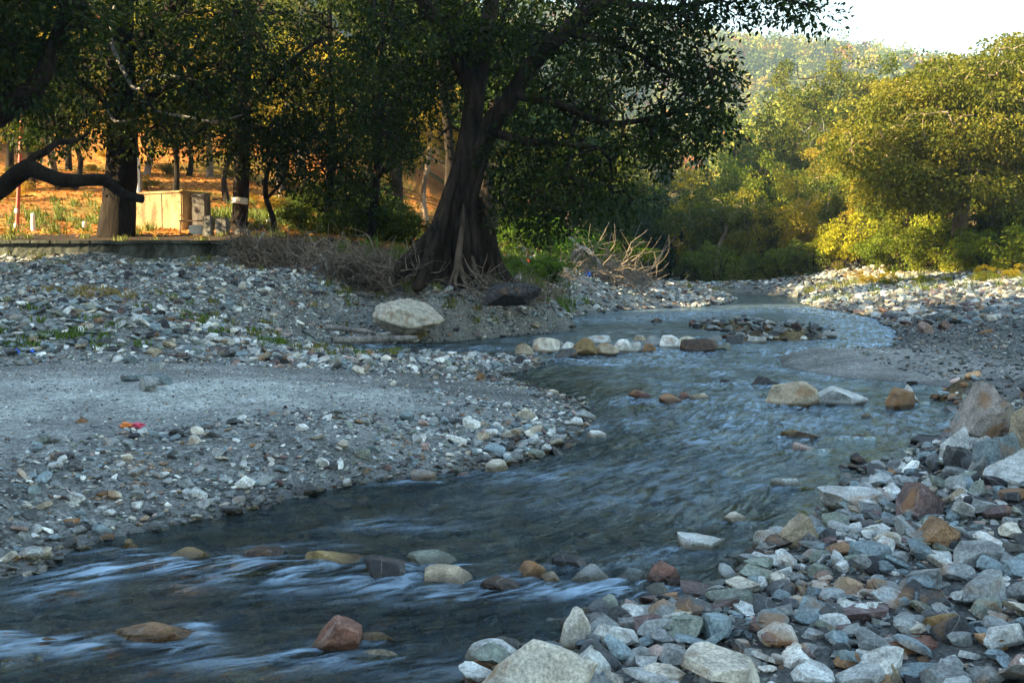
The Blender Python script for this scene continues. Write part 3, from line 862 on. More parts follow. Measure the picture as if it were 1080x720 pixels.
hero(1050, 548, 44, 22, 'grey', 'slab', 'grey slab high near the right edge', 'slab')
# the rocky knoll at the right edge
hero(1058, 446, 74, 46, 'grey brown', 'wedge', 'craggy grey brown boulder topping the rocky knoll', depth=.9, z=.45, seed=414, sink=.9)
hero(1030, 462, 44, 40, 'grey', 'angular', 'lumpy grey boulder on the flank of the knoll', z=.30, seed=425, sink=.8)
hero(1012, 486, 38, 38, 'pale grey', 'angular', 'pale rough block standing lower on the knoll flank', z=.17, seed=431, sink=.7)
hero(1019, 512, 34, 44, 'dark grey', 'angular', 'dark grey block at the foot of the knoll', z=.10, seed=436)
hero(1062, 482, 56, 30, 'blue grey', 'slab', 'blue grey slab tilted on the knoll', 'slab', z=.38, seed=407, sink=.8)
hero(1088, 506, 76, 34, 'pale grey', 'slab', 'pale slab below the tilted blue grey slab', 'slab', z=.32, seed=408, sink=.8)
hero(1092, 462, 40, 44, 'tan', 'angular', 'brown boulder at the edge of the knoll', z=.50, seed=419, sink=.9)
hero(1042, 500, 30, 24, 'grey', 'wedge', 'grey wedge filling the gap under the tilted slab', z=.26, seed=441, sink=.8)
# far right bank
hero(1010, 306, 28, 12, 'tan', 'angular', 'tan boulder in the sunlit far stones')
hero(888, 304, 22, 10, 'pinkish', 'angular', 'pinkish boulder under the yellow bushes')
hero(1072, 318, 24, 10, 'cream', 'slab', 'cream boulder on the far bank stones')
hero(540, 318, 64, 22, 'charcoal', 'angular', 'dark earthy boulder beside the great fig roots', z=.95)

# wakes: white water piling on and trailing from each stone that stands in the stream
wk = []
for hx in HEROES:
    x_, y_, W_ = hx[3], hx[4], hx[5]
    if float(sdf(x_, y_)) < -.05:
        fx_, fy_ = (-.86, -.5) if y_ < 12 else (-.45, -.9)
        for k_, st_ in ((.75, .75), (1.15, .6), (1.6, .45), (2.2, .3)):
            wk.append((x_ + fx_ * W_ * k_, y_ + W_ * .35 + fy_ * W_ * k_, max(.04, W_ * .30), st_))
        for k_ in (-.55, 0, .55):
            wk.append((x_ + k_ * W_, y_ + W_ * .1 - .03, max(.035, W_ * .16), .6))
FOAM_GLEAM = np.concatenate([FOAM_GLEAM, np.array(wk)])
water()

# ---- 300-odd single stones
PROTO = {}
for kd in ('angular', 'slab', 'wedge', 'round'):
    for j in range(4):
        PROTO[(kd, j)] = np_mesh('stone', rock_verts(900 + j * 13 + len(kd), 3, kd, (1, .8 if kd != 'slab' else .7, .62 if kd != 'slab' else .3)), ICO[3][1], [M_ROCK])
ZONES = [  # name, screen polygon sample box, number, size range m
    ('on the right bank', [(640, 650), (760, 640), (860, 560), (900, 510), (1000, 480), (1080, 500), (1080, 720), (680, 720)], 108, (.09, .21)),
    ('on the gravel bar', [(0, 520), (200, 480), (420, 440), (600, 420), (615, 455), (540, 488), (400, 502), (180, 550), (60, 600), (0, 608)], 44, (.09, .17)),
    ('on the gravel heap', [(0, 300), (250, 290), (400, 320), (400, 350), (300, 362), (0, 368)], 26, (.2, .36)),
    ('on the far right stones', [(880, 312), (1080, 306), (1080, 338), (960, 330)], 16, (.22, .45)),
]
def inpoly(px, py, poly):
    c = False
    for i in range(len(poly)):
        (ax, ay), (bx, by) = poly[i], poly[(i + 1) % len(poly)]
        if (ay > py) != (by > py) and px < (bx - ax) * (py - ay) / (by - ay) + ax:
            c = not c
    return c
placed = []
for zn, poly, cnt, (s0, s1) in ZONES:
    xs_ = [p[0] for p in poly]; ys_ = [p[1] for p in poly]
    got = tries = 0
    while got < cnt and tries < 9000:
        tries += 1
        px, py = random.uniform(min(xs_), max(xs_)), random.uniform(min(ys_), max(ys_))
        if not inpoly(px, py, poly):
            continue
        z = .1
        for _ in range(4):
            p = at_z(px, py, z); z = float(height(p[0], p[1]))
        if z < .01:
            continue
        size = s0 + (s1 - s0) * random.random() ** 1.6
        wpx = size * FPX / p[1]
        if any(abs(px - h[0]) < (wpx + h[2]) * .42 and abs(py - 4 - h[1]) < (wpx + h[2]) * .2 for h in HEROES):
            continue
        if any((p[0] - q[0]) ** 2 + (p[1] - q[1]) ** 2 < ((size + q[2]) * .40) ** 2 for q in placed):
            continue
        kd = random.choices(['angular', 'slab', 'wedge', 'round'], [4, 5, 2, .7])[0]
        cn = random.choices(['pale grey', 'grey', 'blue grey', 'white', 'tan', 'orange brown', 'purple brown', 'cream', 'dark grey', 'pinkish', 'greenish grey'],
                            [7, 8, 8, 2, 1.8, .6, 2, 1.6, 3.5, 1.0, 2])[0]
        placed.append([p[0], p[1], size, kd, cn, zn, px, py, z]); got += 1
# a label for each: look, then the landmark stone it lies next to
def near_landmark(px, py, zone):
    best = None
    for h in HEROES:
        d = math.hypot(h[0] - px, (h[1] - py) * 1.6)
        if best is None or d < best[0]:
            best = (d, h)
    return best[1]
SHORT = {}
def short(lbl):
    w = lbl.split()
    for stop in ('with', 'in', 'on', 'at', 'between', 'behind', 'beside', 'under', 'standing', 'sitting', 'lying', 'near', 'alone', 'just', 'along', 'next', 'tucked', 'leaning', 'half', 'drowned', 'awash', 'by', 'set', 'where', 'wedged', 'low', 'high', 'upstream', 'above', 'beyond', 'nearer', 'far', 'sticking', 'joined', 'topping', 'right', 'below', 'tilted', 'second'):
        if stop in w[2:]:
            w = w[:2 + w[2:].index(stop)]
    return ' '.join(w[:5])
cells = {}
for q in placed:
    h = near_landmark(q[6], q[7], q[5])
    dx, dy = q[6] - h[0], q[7] - h[1]
    if abs(dx) > abs(dy) * 1.6:
        rel = 'just left of' if dx < 0 else 'just right of'
    else:
        rel = 'in front of' if dy > 0 else 'behind'
    q.append((h, rel, math.hypot(dx, dy)))
    cells.setdefault((q[4], SHAPE_WORD[q[3]], rel, short(h[6])), []).append(q)
ORD = ['first', 'second', 'third', 'fourth', 'fifth', 'sixth']
for (cn, kd, rel, hl), qs in cells.items():
    qs.sort(key=lambda q: q[-1][2])
    for i, q in enumerate(qs):
        lab = f'{cn} {kd} stone {rel} the {hl}'
        if len(qs) > 1:
            lab = f'{cn} {kd} stone, {ORD[i % 6]} {rel} the {hl}'
        q.append(lab)
for q in placed:
    x, y, size, kd, cn, zn, px, py, z, _, lab = q
    o = link('stone', PROTO[(kd, random.randrange(4))], None, label=lab, category='stone', group='loose stones ' + zn)
    hz = size * (.62 if kd != 'slab' else .3)
    o.scale = (size, size * random.uniform(.75, 1.1), size * random.uniform(.8, 1.15))
    o.location = (x, y, z + hz * random.uniform(.18, .42))
    o.rotation_euler = (random.gauss(0, .22), random.gauss(0, .22), random.uniform(0, 6.28))
    k = random.uniform(.8, 1.2)
    o.color = (*[min(.8, v * k) for v in COLORS[cn]], 1)

# ---- the uncountable gravel, one object
def gravel():
    Vs, Fs, Cs = [], [], []
    off = 0
    rg = np.random.default_rng(5)
    pal = np.array([COLORS[c] for c in ('pale grey', 'grey', 'blue grey', 'white', 'tan', 'orange brown', 'purple brown', 'cream', 'dark grey', 'pinkish', 'greenish grey', 'charcoal')])
    pw = np.array([7, 9, 8, 2.4, 1.5, .4, 1.6, 1.5, 6, .8, 3, 2]); pw /= pw.sum()
    protos = {s: [rock_verts(300 + i, s, ['angular', 'slab', 'slab', 'slab', 'round', 'wedge'][i % 6], (1, .78, [.5, .24, .32, .2, .45, .42][i % 6])) for i in range(12)] for s in (1, 2)}
    def scatter(x0, x1, y0, y1, n, smin, smax, sub, cond=None, power=2.5, sink=.25, dark=1.0, palw=None, tilt=.3):
        nonlocal off
        x = rg.uniform(x0, x1, n); y = rg.uniform(y0, y1, n)
        k = np.abs(x) < y * .60 + 1.5          # only the ground the picture can see, with a margin
        x, y = x[k], y[k]
        sd = sdf(x, y)
        k = cond(x, y, sd) if cond else sd > 0
        x, y, sd = x[k], y[k], sd[k]
        z = height(x, y)
        m = len(x)
        s = smin + (smax - smin) * rg.uniform(0, 1, m) ** power
        C = pal[rg.choice(len(pal), m, p=pw if palw is None else palw)] * rg.uniform(.7, 1.3, m)[:, None]
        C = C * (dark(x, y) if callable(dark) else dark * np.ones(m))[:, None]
        pi = rg.integers(0, 12, m)
        a = rg.uniform(0, 6.283, m); tx = rg.normal(0, tilt, m); ty = rg.normal(0, tilt, m)
        ca, sa = np.cos(a), np.sin(a)
        F0 = ICO[sub][1]
        P = np.stack(protos[sub])[pi] * s[:, None, None]
        X = P[..., 0] * ca[:, None] - P[..., 1] * sa[:, None]
        Y = P[..., 0] * sa[:, None] + P[..., 1] * ca[:, None]
        Z = P[..., 2]
        X, Z = X + Z * tx[:, None], Z - X * tx[:, None]
        Y, Z = Y + Z * ty[:, None], Z - Y * ty[:, None]
        X = X + x[:, None]; Y = Y + y[:, None]; Z = Z + (z + s * (.5 - sink) * .45)[:, None]
        nv = P.shape[1]
        Vs.append(np.stack([X, Y, Z], -1).reshape(-1, 3))
        Fs.append((F0[None] + (np.arange(m) * nv)[:, None, None] + off).reshape(-1, 3))
        Cs.append(np.repeat(C, len(F0), axis=0))
        off += m * nv
    flat = lambda x, y: vnoise(x * .5, y * .8, 71)
    # right bank, near
    right = lambda x, y, sd: (sd > -.12) & (x > -.2)
    scatter(-.5, 9, 2.2, 9.8, 6500, .05, .19, 2, right, 1.9, .02)
    scatter(-.5, 9, 2.2, 9.8, 15000, .02, .07, 2, right, 1.6, dark=.7)
    # gravel bar, near: stones thin out towards the smooth flat
    def track(x, y, sd): return 1 - .95 * np.maximum(sstep(sd, 1.2, 2.3) * (1 - sstep(y, 14.0, 15.4)), sstep(sd, .3, .8) * sstep(y, 11.0, 12.0) * (1 - sstep(y, 15.5, 16.5)) * sstep(x, -5, -4))
    def bar(x, y, sd): return (sd > -.1) & (x < 2.2) & (y < 15.5) & (rg.uniform(0, 1, len(x)) < np.clip(1.25 - sd / 2.4 + 1.2 * fbm(x / 1.6, y / 1.1, 77), .01, 1) * track(x, y, sd))
    def bar2(x, y, sd): return (sd > -.1) & (x < 2.2) & (y < 15.5) & (rg.uniform(0, 1, len(x)) < np.clip(1.35 - sd / 2.6 + 1.4 * fbm(x / 1.6, y / 1.1, 77), .05, 1) * track(x, y, sd))
    scatter(-9, 2.2, 4.2, 15, 7000, .05, .13, 2, bar, 2.4, .15)
    scatter(-9, 2.2, 4.2, 16, 52000, .018, .055, 1, bar2, 1.5)
    scatter(-9, 1, 8, 16, 9000, .012, .032, 1, lambda x, y, sd: sd > .2, 1.5, .2)
    # heap
    heap = lambda x, y, sd: (sd > -.05) & (x < 2.5) & (y > 13.5)
    slopey = lambda x, y, sd: heap(x, y, sd) & ((y > 16.3) | (rg.uniform(0, 1, len(x)) < .35))
    scatter(-15, 2.5, 13.5, 26.1, 11000, .07, .22, 2, slopey, 2.6, .15)
    scatter(-15, 2.5, 13.5, 26.1, 42000, .04, .09, 1, slopey, 1.5)
    scatter(-8.5, -2.2, 14.3, 17.2, 420, .10, .25, 2, heap, 1.8, .1)
    # left bank further up, right flats, islets, far bars
    scatter(-1, 9, 24, 60, 9000, .08, .35, 1, lambda x, y, sd: (sd > 0) & (x < .24 * y + 1) & (x > .01 * y - .5), 3, .15)
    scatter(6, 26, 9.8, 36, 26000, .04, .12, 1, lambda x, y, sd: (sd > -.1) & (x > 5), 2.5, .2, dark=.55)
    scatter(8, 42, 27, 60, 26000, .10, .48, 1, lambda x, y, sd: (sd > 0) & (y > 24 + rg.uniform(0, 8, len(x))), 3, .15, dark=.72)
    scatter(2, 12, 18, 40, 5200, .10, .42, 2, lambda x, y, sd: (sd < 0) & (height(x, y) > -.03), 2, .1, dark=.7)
    scatter(5, 26, 44, 72, 5000, .15, .5, 1, lambda x, y, sd: sd > 0, 2.5, .15)
    # shallow bed stones seen through the water
    palb = np.array([1, 3, 1, .3, 3, 4, 2, 1, 3, 1, 3, 3.]); palb /= palb.sum()
    scatter(-6, 7, 3, 14, 9000, .05, .22, 2, lambda x, y, sd: sd < .05, 2.5, .3, dark=1.5, palw=palb)
    V = np.concatenate(Vs); F = np.concatenate(Fs); C = np.concatenate(Cs)
    C = np.concatenate([C, np.ones((len(C), 1))], 1)
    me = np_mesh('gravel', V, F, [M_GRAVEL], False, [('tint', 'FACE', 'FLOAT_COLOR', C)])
    o = link('gravel', me); o['kind'] = 'stuff'; o['label'] = 'loose river pebbles and cobbles covering both banks'
    print('gravel faces', len(F))
gravel()

# ------------------------------------------------------------------ leaves
def leaves(centres, radii, per, size, rg, flat=.65, droop=.25, aspect=.5):
    """diamond leaves with a folded midrib, scattered through each clump's volume"""
    centres = np.asarray(centres); n = len(centres)
    per = np.full(n, per) if np.isscalar(per) else np.asarray(per)
    idx = np.repeat(np.arange(n), per); N = len(idx)
    d = rg.normal(size=(N, 3)); d /= np.linalg.norm(d, axis=1)[:, None]
    rr = rg.uniform(.25, 1, N) ** .6
    c = centres[idx]; r = np.asarray(radii)[idx] if not np.isscalar(radii) else np.full(N, radii)
    # sub-twigs make the clump uneven
    P = c + d * (r * rr)[:, None] * np.array([1, 1, flat])
    P[:, 2] -= droop * r * (rr ** 2)
    ax = d + rg.normal(0, .6, (N, 3)); ax[:, 2] -= .35; ax /= np.linalg.norm(ax, axis=1)[:, None]
    up = rg.normal(0, .55, (N, 3)); up[:, 2] += 1
    side = np.cross(ax, up); side /= np.linalg.norm(side, axis=1)[:, None] + 1e-9
    nrm = np.cross(side, ax)
    L = size * rg.uniform(.65, 1.3, N)
    W = L * aspect
    a = P; b = P + ax * (L * .5)[:, None] + side * (W * .5)[:, None] + nrm * (L * .08)[:, None]
    t = P + ax * L[:, None]; e = P + ax * (L * .5)[:, None] - side * (W * .5)[:, None] + nrm * (L * .08)[:, None]
    V = np.stack([a, b, t, e], 1).reshape(-1, 3)
    F = np.arange(N * 4).reshape(-1, 4)
    cl = rg.uniform(0, 1, n)[idx]
    tint = np.clip(.55 * cl + .45 * rg.uniform(0, 1, N), 0, 1)
    return V, F, tint, idx

def leaf_mesh(name, centres, radii, per, size, mat, seed=0, **kw):
    rg = np.random.default_rng(seed)
    V, F, tint, _ = leaves(centres, radii, per, size, rg, **kw)
    return np_mesh(name, V, F, [mat], False, [('tint', 'FACE', 'FLOAT', tint)])

def clump_points(regions, seed=0, sep=.55):
    """regions: (px, py, rx_px, ry_px, D, depth, n) -> world points"""
    rg = np.random.default_rng(seed)
    out = []
    for px, py, rx, ry, D, dp, n in regions:
        k = t = 0
        while k < n and t < n * 20:
            t += 1
            v = rg.uniform(-1, 1, 3)
            if (v ** 2).sum() > 1:
                continue
            q = at_d(px + v[0] * rx, py + v[1] * ry, D + v[2] * dp)
            if out and np.min(np.linalg.norm(np.array(out) - q, axis=1)) < sep:
                continue
            out.append(q); k += 1
    return np.array(out)

def twigs_to(wood, nodes, targets, rg, r0=.03, rmax=.12, k=5):
    """each clump hangs on a curved twig from the nearest limb"""
    nodes = [np.asarray(n) for n in nodes]
    order = np.argsort([min(np.linalg.norm(t - n) for n in nodes) for t in targets])
    for i in order:
        t = targets[i]
        A = np.array(nodes)
        dd = np.linalg.norm(A - t, axis=1)
        j = int(np.argmin(dd)); a = A[j]; d = dd[j]
        if d < .15:
            continue
        m1 = a + (t - a) * .35 + rg.normal(0, .10, 3) * d + np.array([0, 0, .12 * d])
        m2 = a + (t - a) * .7 + rg.normal(0, .08, 3) * d + np.array([0, 0, .06 * d])
        rr = min(rmax, r0 + .018 * d)
        P, Rr = curve_pts([(*a, rr), (*m1, rr * .75), (*m2, rr * .5), (*t, rr * .22)], 8)
        wood.tube(P, Rr, k)
        for q in P[2::2]:
            nodes.append(q)
    return nodes

def limb(wood, pts, k=9, rough=0.0, n=16, seed=0):
    """pts: (px, py, D, radius m)"""
    P, Rr = curve_pts([(*at_d(a, b, d), r) for a, b, d, r in pts], n)
    wood.tube(P, Rr, k, rough, seed)
    return list(P[1:])

# ------------------------------------------------------------------ the great fig on the left bank
def great_fig():
    rg = np.random.default_rng(3)
    base = at_d(482, 297, 24)
    t = thing('fig_tree', 'huge old fig tree with buttressed trunk leaning over the stream', 'tree', base)
    def put(name, me, par=t, **kw):
        o = link(name, me, par, **kw)
        if par is t:
            o.location = -np.array(t.location)
        return o
    D = 24
    w = Wood(); nd = []
    # fused stems of the trunk
    nd += limb(w, [(466, 305, D, .36), (468, 270, D, .31), (475, 230, D, .27), (486, 180, D, .25), (497, 130, D, .25), (503, 90, D, .22)], 26, .20, 30, 1)
    nd += limb(w, [(492, 302, D - .2, .29), (490, 260, D - .2, .25), (492, 220, D, .26), (503, 170, D - .1, .24), (518, 130, D, .22), (534, 110, D, .2)], 24, .20, 30, 2)
    nd += limb(w, [(448, 298, D - .2, .18), (453, 265, D - .1, .16), (466, 225, D, .15), (479, 185, D, .12), (492, 145, D, .07)], 14, .12, 16, 3)
    nd += limb(w, [(514, 296, D + .3, .24), (508, 250, D + .2, .22), (500, 210, D + .2, .2)], 14, .2, 14, 4)
    nd += limb(w, [(458, 300, D - .5, .16), (462, 260, D - .45, .13), (472, 215, D - .4, .10), (484, 170, D - .3, .07)], 10, .15, 16, 21)
    nd += limb(w, [(506, 300, D - .45, .13), (503, 255, D - .45, .11), (500, 215, D - .35, .10), (512, 165, D - .3, .07)], 10, .15, 16, 22)
    # main limbs
    up = limb(w, [(503, 92, D, .22), (510, 50, D, .19), (517, 10, D, .18), (524, -60, D, .20), (520, -150, D + .5, .15), (505, -260, D, .08)], 12, .08, 22, 5)
    rt = limb(w, [(530, 118, D, .22), (560, 70, D - .3, .2), (600, 30, D - .6, .19), (640, 0, D - .9, .18), (700, -50, D - 1.4, .17), (790, -90, D - 2, .09)], 12, .08, 24, 6)
    lf = limb(w, [(500, 100, D, .20), (470, 40, D - .5, .16), (430, -20, D - 1, .13), (370, -80, D - 1, .07)], 9, .06, 14, 7)
    lo = limb(w, [(545, 100, D - .2, .12), (590, 110, D - .8, .10), (640, 130, D - 1.2, .07), (700, 122, D - 1.6, .05), (750, 108, D - 1.8, .025)], 7, .05, 16, 8)
    lo2 = limb(w, [(522, 140, D - .2, .12), (560, 150, D - .8, .10), (600, 152, D - 1, .075), (650, 158, D - 1.4, .045), (690, 150, D - 1.6, .02)], 7, .05, 16, 9)
    lo3 = limb(w, [(640, 0, D - .9, .10), (700, 10, D - 1.6, .07), (730, 5, D - 2.2, .05), (790, -5, D - 2.6, .035), (850, 5, D - 3, .018)], 7, .05, 16, 10)
    lo4 = limb(w, [(600, 35, D - .6, .10), (660, 50, D - 1.2, .07), (700, 75, D - 1.8, .045), (740, 90, D - 2, .02)], 7, .05, 12, 11)
    nodes_ = up + rt + lf + lo + lo2 + lo3 + lo4 + nd[10:24]
    cl = clump_points([
        (560, 40, 110, 90, D + 2.2, 1.8, 44), (470, 60, 60, 60, D + 1.5, 2, 18), (640, 60, 90, 70, D - .5, 2.5, 44), (540, -160, 330, 150, D, 5.5, 150), (440, 40, 80, 80, D, 3, 34),
        (735, 105, 42, 60, D - 2, 1.4, 24), (690, 150, 60, 24, D - 1.6, 1.2, 12), (705, 25, 60, 40, D - 1.8, 1.5, 18),
        (800, 2, 62, 13, D - 2.8, .7, 12), (850, 14, 22, 9, D - 3, .4, 4),
        (595, 150, 55, 50, D - .6, 2, 20), (568, 215, 42, 34, D - .3, 1.6, 12), (612, 192, 55, 36, D - 1, 1.6, 13), (655, 215, 25, 12, D - 1, 1, 2),
        (420, 130, 50, 40, D + 1, 2, 10), (540, 190, 24, 60, D - .7, .5, 14), (500, 30, 50, 40, D - .8, .5, 8)], 5, .5)
    twigs_to(w, nodes_, cl, rg)
    put('trunk', w.mesh('trunk', M_BARK))
    rad = rg.uniform(.42, .75, len(cl))
    pxy = np.array([project(c) for c in cl])
    inv = (pxy[:, 1] > -40)
    per = np.where(inv, 125, 60)
    V, F, tint, idx = leaves(cl, rad, per, .135, rg)
    cr = np_mesh('crown', V, F, [M_LEAF], False, [('tint', 'FACE', 'FLOAT', tint)])
    put('crown', cr)
    # buttress roots
    for k, pts in enumerate([
            [(478, 205, D - .1, .06), (462, 235, D - .3, .13), (443, 262, D - .5, .17), (428, 280, D - .8, .20), (418, 290, D - 1.0, .12)],
            [(470, 225, D - .3, .06), (459, 255, D - .6, .10), (450, 280, D - .9, .12), (443, 298, D - 1.1, .08)],
            [(455, 240, D - .5, .05), (452, 270, D - .7, .14), (447, 292, D - 1.0, .18), (438, 305, D - 1.3, .10)],
            [(520, 240, D, .05), (524, 270, D - .3, .10), (534, 292, D - .6, .13), (548, 305, D - .9, .09)]]):
        b = Wood(); limb(b, pts, 10, .12, 14, 30 + k); put('buttress_root', b.mesh('buttress_root', M_BARK))
    for k, pts in enumerate([
            [(489, 215, D - .75, .02), (488, 235, D - .85, .055), (484, 265, D - 1.0, .075), (482, 285, D - 1.1, .10), (474, 300, D - 1.2, .04)],
            [(483, 270, D - 1.0, .05), (487, 288, D - 1.15, .06), (492, 301, D - 1.3, .035)],
            [(484, 275, D - 1.0, .04), (480, 290, D - 1.2, .05), (481, 303, D - 1.35, .03)],
            [(498, 270, D - .8, .03), (503, 288, D - 1.0, .06), (514, 303, D - 1.3, .03)]]):
        b = Wood(); limb(b, pts, 8, .06, 12, 50 + k); put('aerial_root', b.mesh('aerial_root', M_BARKM), label='pale aerial root hanging down the trunk')
great_fig()

# ------------------------------------------------------------------ other left-bank trees
def hero_tree(label, basepx, basepy, D, limbs, regions, seed, leafmat=M_LEAF, bark=M_BARKD, per=98, size=.17, extra=(), name='tree', clr=1.0, tint=(1, 1, 1), sep=.6, rad=(.5, .85)):
    rg = np.random.default_rng(seed)
    base = at_d(basepx, basepy, D)
    t = thing(name, label, 'tree', base)
    w = Wood(); nd = []
    for i, l in enumerate(limbs):
        nd += limb(w, l, 14, .12, 30, seed + i)
    cl = clump_points(regions, seed, sep)
    twigs_to(w, nd[6:], cl, rg)
    o = link('trunk', w.mesh('trunk', bark), t); o.location = -np.array(t.location)
    pxy = np.array([project(c) for c in cl])
    pr = np.where(pxy[:, 1] > -40, per, int(per * .6))
    V, F, ti, idx = leaves(cl, rg.uniform(*rad, len(cl)), pr, size, rg, flat=.42 if D > 50 else .65)
    o = link('crown', np_mesh('crown', V, F, [leafmat], False, [('tint', 'FACE', 'FLOAT', ti)]), t); o.location = -np.array(t.location)
    o.color = (*tint, 1)
    for nm, lab, mat, ls in extra:
        for l in ls:
            b = Wood(); limb(b, l, 7, .05, 18, seed + 77)
            o = link(nm, b.mesh(nm, mat), t, label=lab); o.location = -np.array(t.location)
    return t

hero_tree('tall dark tree with a straight black trunk behind the low wall', 124, 262, 28.2,
    [[(124, 264, 28.2, .58), (124, 245, 28.2, .50), (127, 190, 28.2, .44), (128, 120, 28.2, .40), (126, 40, 28, .34), (130, -80, 28, .26), (120, -260, 28, .1)],
     [(128, 60, 28.1, .18), (180, 10, 27, .14), (240, -40, 26, .08)], [(126, 50, 28, .18), (70, 0, 27, .14), (0, -50, 26, .07)],
     [(128, 130, 28, .12), (170, 95, 27, .09), (215, 70, 26.5, .05)], [(126, 120, 28, .12), (90, 90, 27, .09), (40, 60, 26, .05)]],
    [(110, 20, 130, 60, 27.5, 3, 62), (120, 100, 75, 35, 27, 1.6, 16), (210, 90, 60, 35, 27, 1.5, 16), (30, 90, 50, 40, 27, 2, 12), (110, -170, 280, 150, 28, 6, 90), (185, 138, 70, 18, 27, 1.5, 10), (70, 128, 80, 26, 27.5, 2, 16), (20, 60, 80, 60, 27, 2.5, 24), (230, 40, 60, 60, 27.5, 2, 22)],
    61, extra=[('bare_branch', 'pale twisted leafless branch', M_DEAD,
        [[(122, 0, 27.3, .05), (117, 40, 27.2, .055), (128, 70, 27.1, .06), (143, 95, 27, .05), (158, 84, 26.8, .035), (180, 80, 26.7, .03), (215, 86, 26.5, .015)],
         [(152, 108, 27.1, .05), (170, 118, 26.9, .045), (200, 124, 26.8, .035), (228, 128, 26.7, .03), (256, 121, 26.6, .015)],
         [(143, 95, 27, .04), (155, 112, 27, .035), (172, 108, 26.9, .02)],
         [(112, 115, 27.2, .05), (122, 128, 27.1, .045), (140, 126, 27, .03), (150, 120, 27, .02)]])])
hero_tree('tree with a white painted band and sunlit edge on its trunk', 253, 255, 31,
    [[(250, 262, 31, .36), (252, 240, 31, .26), (254, 190, 31, .24), (256, 130, 31, .22), (260, 40, 31, .16), (262, -120, 31, .08)],
     [(256, 120, 31, .1), (300, 70, 30, .07), (340, 40, 30, .04)]],
    [(270, 50, 90, 60, 31, 3, 44), (265, 135, 75, 30, 31, 2, 18), (230, 120, 50, 30, 30, 2, 8), (270, -120, 140, 110, 31, 4, 40)], 62, bark=M_BARK, extra=[('painted_band', 'white painted band round the trunk', M_WHITE, [[(252.8, 215, 30.95, .258), (252.9, 213, 30.95, .258), (253, 211, 30.95, .256), (253.1, 209, 30.95, .256)]])])
hero_tree('crooked sapling leaning beside the painted trunk tree', 288, 262, 29.5,
    [[(290, 266, 29.5, .10), (289, 235, 29.5, .085), (280, 205, 29.5, .075), (284, 175, 29.5, .06), (300, 140, 29.5, .03)],
     [(281, 210, 29.5, .05), (298, 190, 29.3, .04), (305, 165, 29.2, .02)]],
    [(295, 150, 45, 30, 29.5, 1.5, 14), (310, 190, 26, 16, 29.3, 1, 4)], 63, size=.16)
hero_tree('leafy tree filling the gap between painted trunk and great fig', 345, 262, 33,
    [[(345, 268, 33, .2), (346, 230, 33, .16), (350, 170, 33, .14), (350, 90, 33, .1), (345, -60, 33, .06)],
     [(348, 180, 33, .08), (380, 140, 32, .05), (410, 120, 32, .03)]],
    [(350, 70, 80, 70, 33, 3, 50), (385, 150, 55, 44, 32, 2, 24), (325, 155, 50, 38, 32, 2, 20), (360, 205, 50, 20, 32, 2, 10), (350, -120, 120, 100, 33, 4, 34)], 64)
hero_tree('dark tree whose thick crooked limb droops in from the edge', -110, 262, 20,
    [[(-110, 270, 20, .62), (-108, 200, 20, .5), (-100, 100, 20, .44), (-110, -40, 20, .36), (-120, -260, 20, .14)],
     [(-104, 220, 20, .30), (-60, 226, 19.5, .22), (-10, 206, 19, .17), (10, 190, 19, .165), (28, 177, 19, .17), (45, 183, 19, .135), (66, 190, 19, .14), (88, 190, 19, .11), (110, 190, 19, .115), (122, 199, 19, .09), (136, 207, 18.9, .085), (151, 210, 18.9, .08)],
     [(-105, 160, 20, .36), (-50, 145, 19.6, .30), (0, 118, 19.2, .24), (38, 90, 19, .18), (60, 40, 19, .12), (90, -40, 19, .06)],
     [(28, 178, 19, .09), (36, 166, 19, .075), (48, 160, 19, .07), (62, 150, 19.1, .05), (78, 149, 19.1, .045), (95, 140, 19.2, .02)]],
    [(20, 20, 90, 45, 19.5, 2, 30), (-60, -40, 160, 100, 20, 4, 60), (20, 90, 30, 24, 19.3, 1.2, 5), (-60, -240, 170, 80, 20, 3, 24)], 65, sep=.5, rad=(.4, .65))
hero_tree('slender dark tree overhanging the brushwood bank', 392, 268, 29,
    [[(395, 275, 29, .16), (392, 240, 29, .13), (398, 180, 29, .11), (400, 100, 29, .09), (405, 0, 29, .05)],
     [(397, 190, 29, .06), (425, 150, 28.5, .04), (440, 130, 28.5, .03)]],
    [(400, 110, 55, 60, 29, 2, 26), (375, 200, 36, 26, 29, 1.5, 8), (400, -20, 80, 70, 29, 3, 26)], 66)

# ------------------------------------------------------------------ repeatable trees
def proto_crown(kind, seed, mat, nleaf=120, size=.062):
    """crown of unit radius, base of the tree at z=0"""
    rg = np.random.default_rng(seed)
    pts = []
    spec = {'round': (46, 1.0, 1.0, 1.45), 'spread': (60, 1.25, .6, 1.35), 'tall': (48, .7, 1.35, 1.8), 'bush': (40, 1.0, .7, .62), 'thicket': (64, .9, 1.1, 1.05), 'sparse': (20, .9, 1.1, 1.7)}[kind]
    n, rx, rz, cz = spec
    lobes = [(rg.normal(0, .38, 3) * [rx, rx, rz * .8]) for _ in range(6)]
    while len(pts) < n:
        l = lobes[rg.integers(6)]
        v = rg.normal(size=3); v /= np.linalg.norm(v); v *= rg.uniform(.45, 1)
        q = l + v * [rx * .62, rx * .62, rz * .55] + [0, 0, cz]
        if q[2] < .12: continue
        pts.append(q)
    pts = np.array(pts)
    V, F, t, idx = leaves(pts, rg.uniform(.13, .27, n), nleaf, size, rg, aspect=.62)
    crown = np_mesh('crown', V, F, [mat], False, [('tint', 'FACE', 'FLOAT', t)])
    return crown, pts
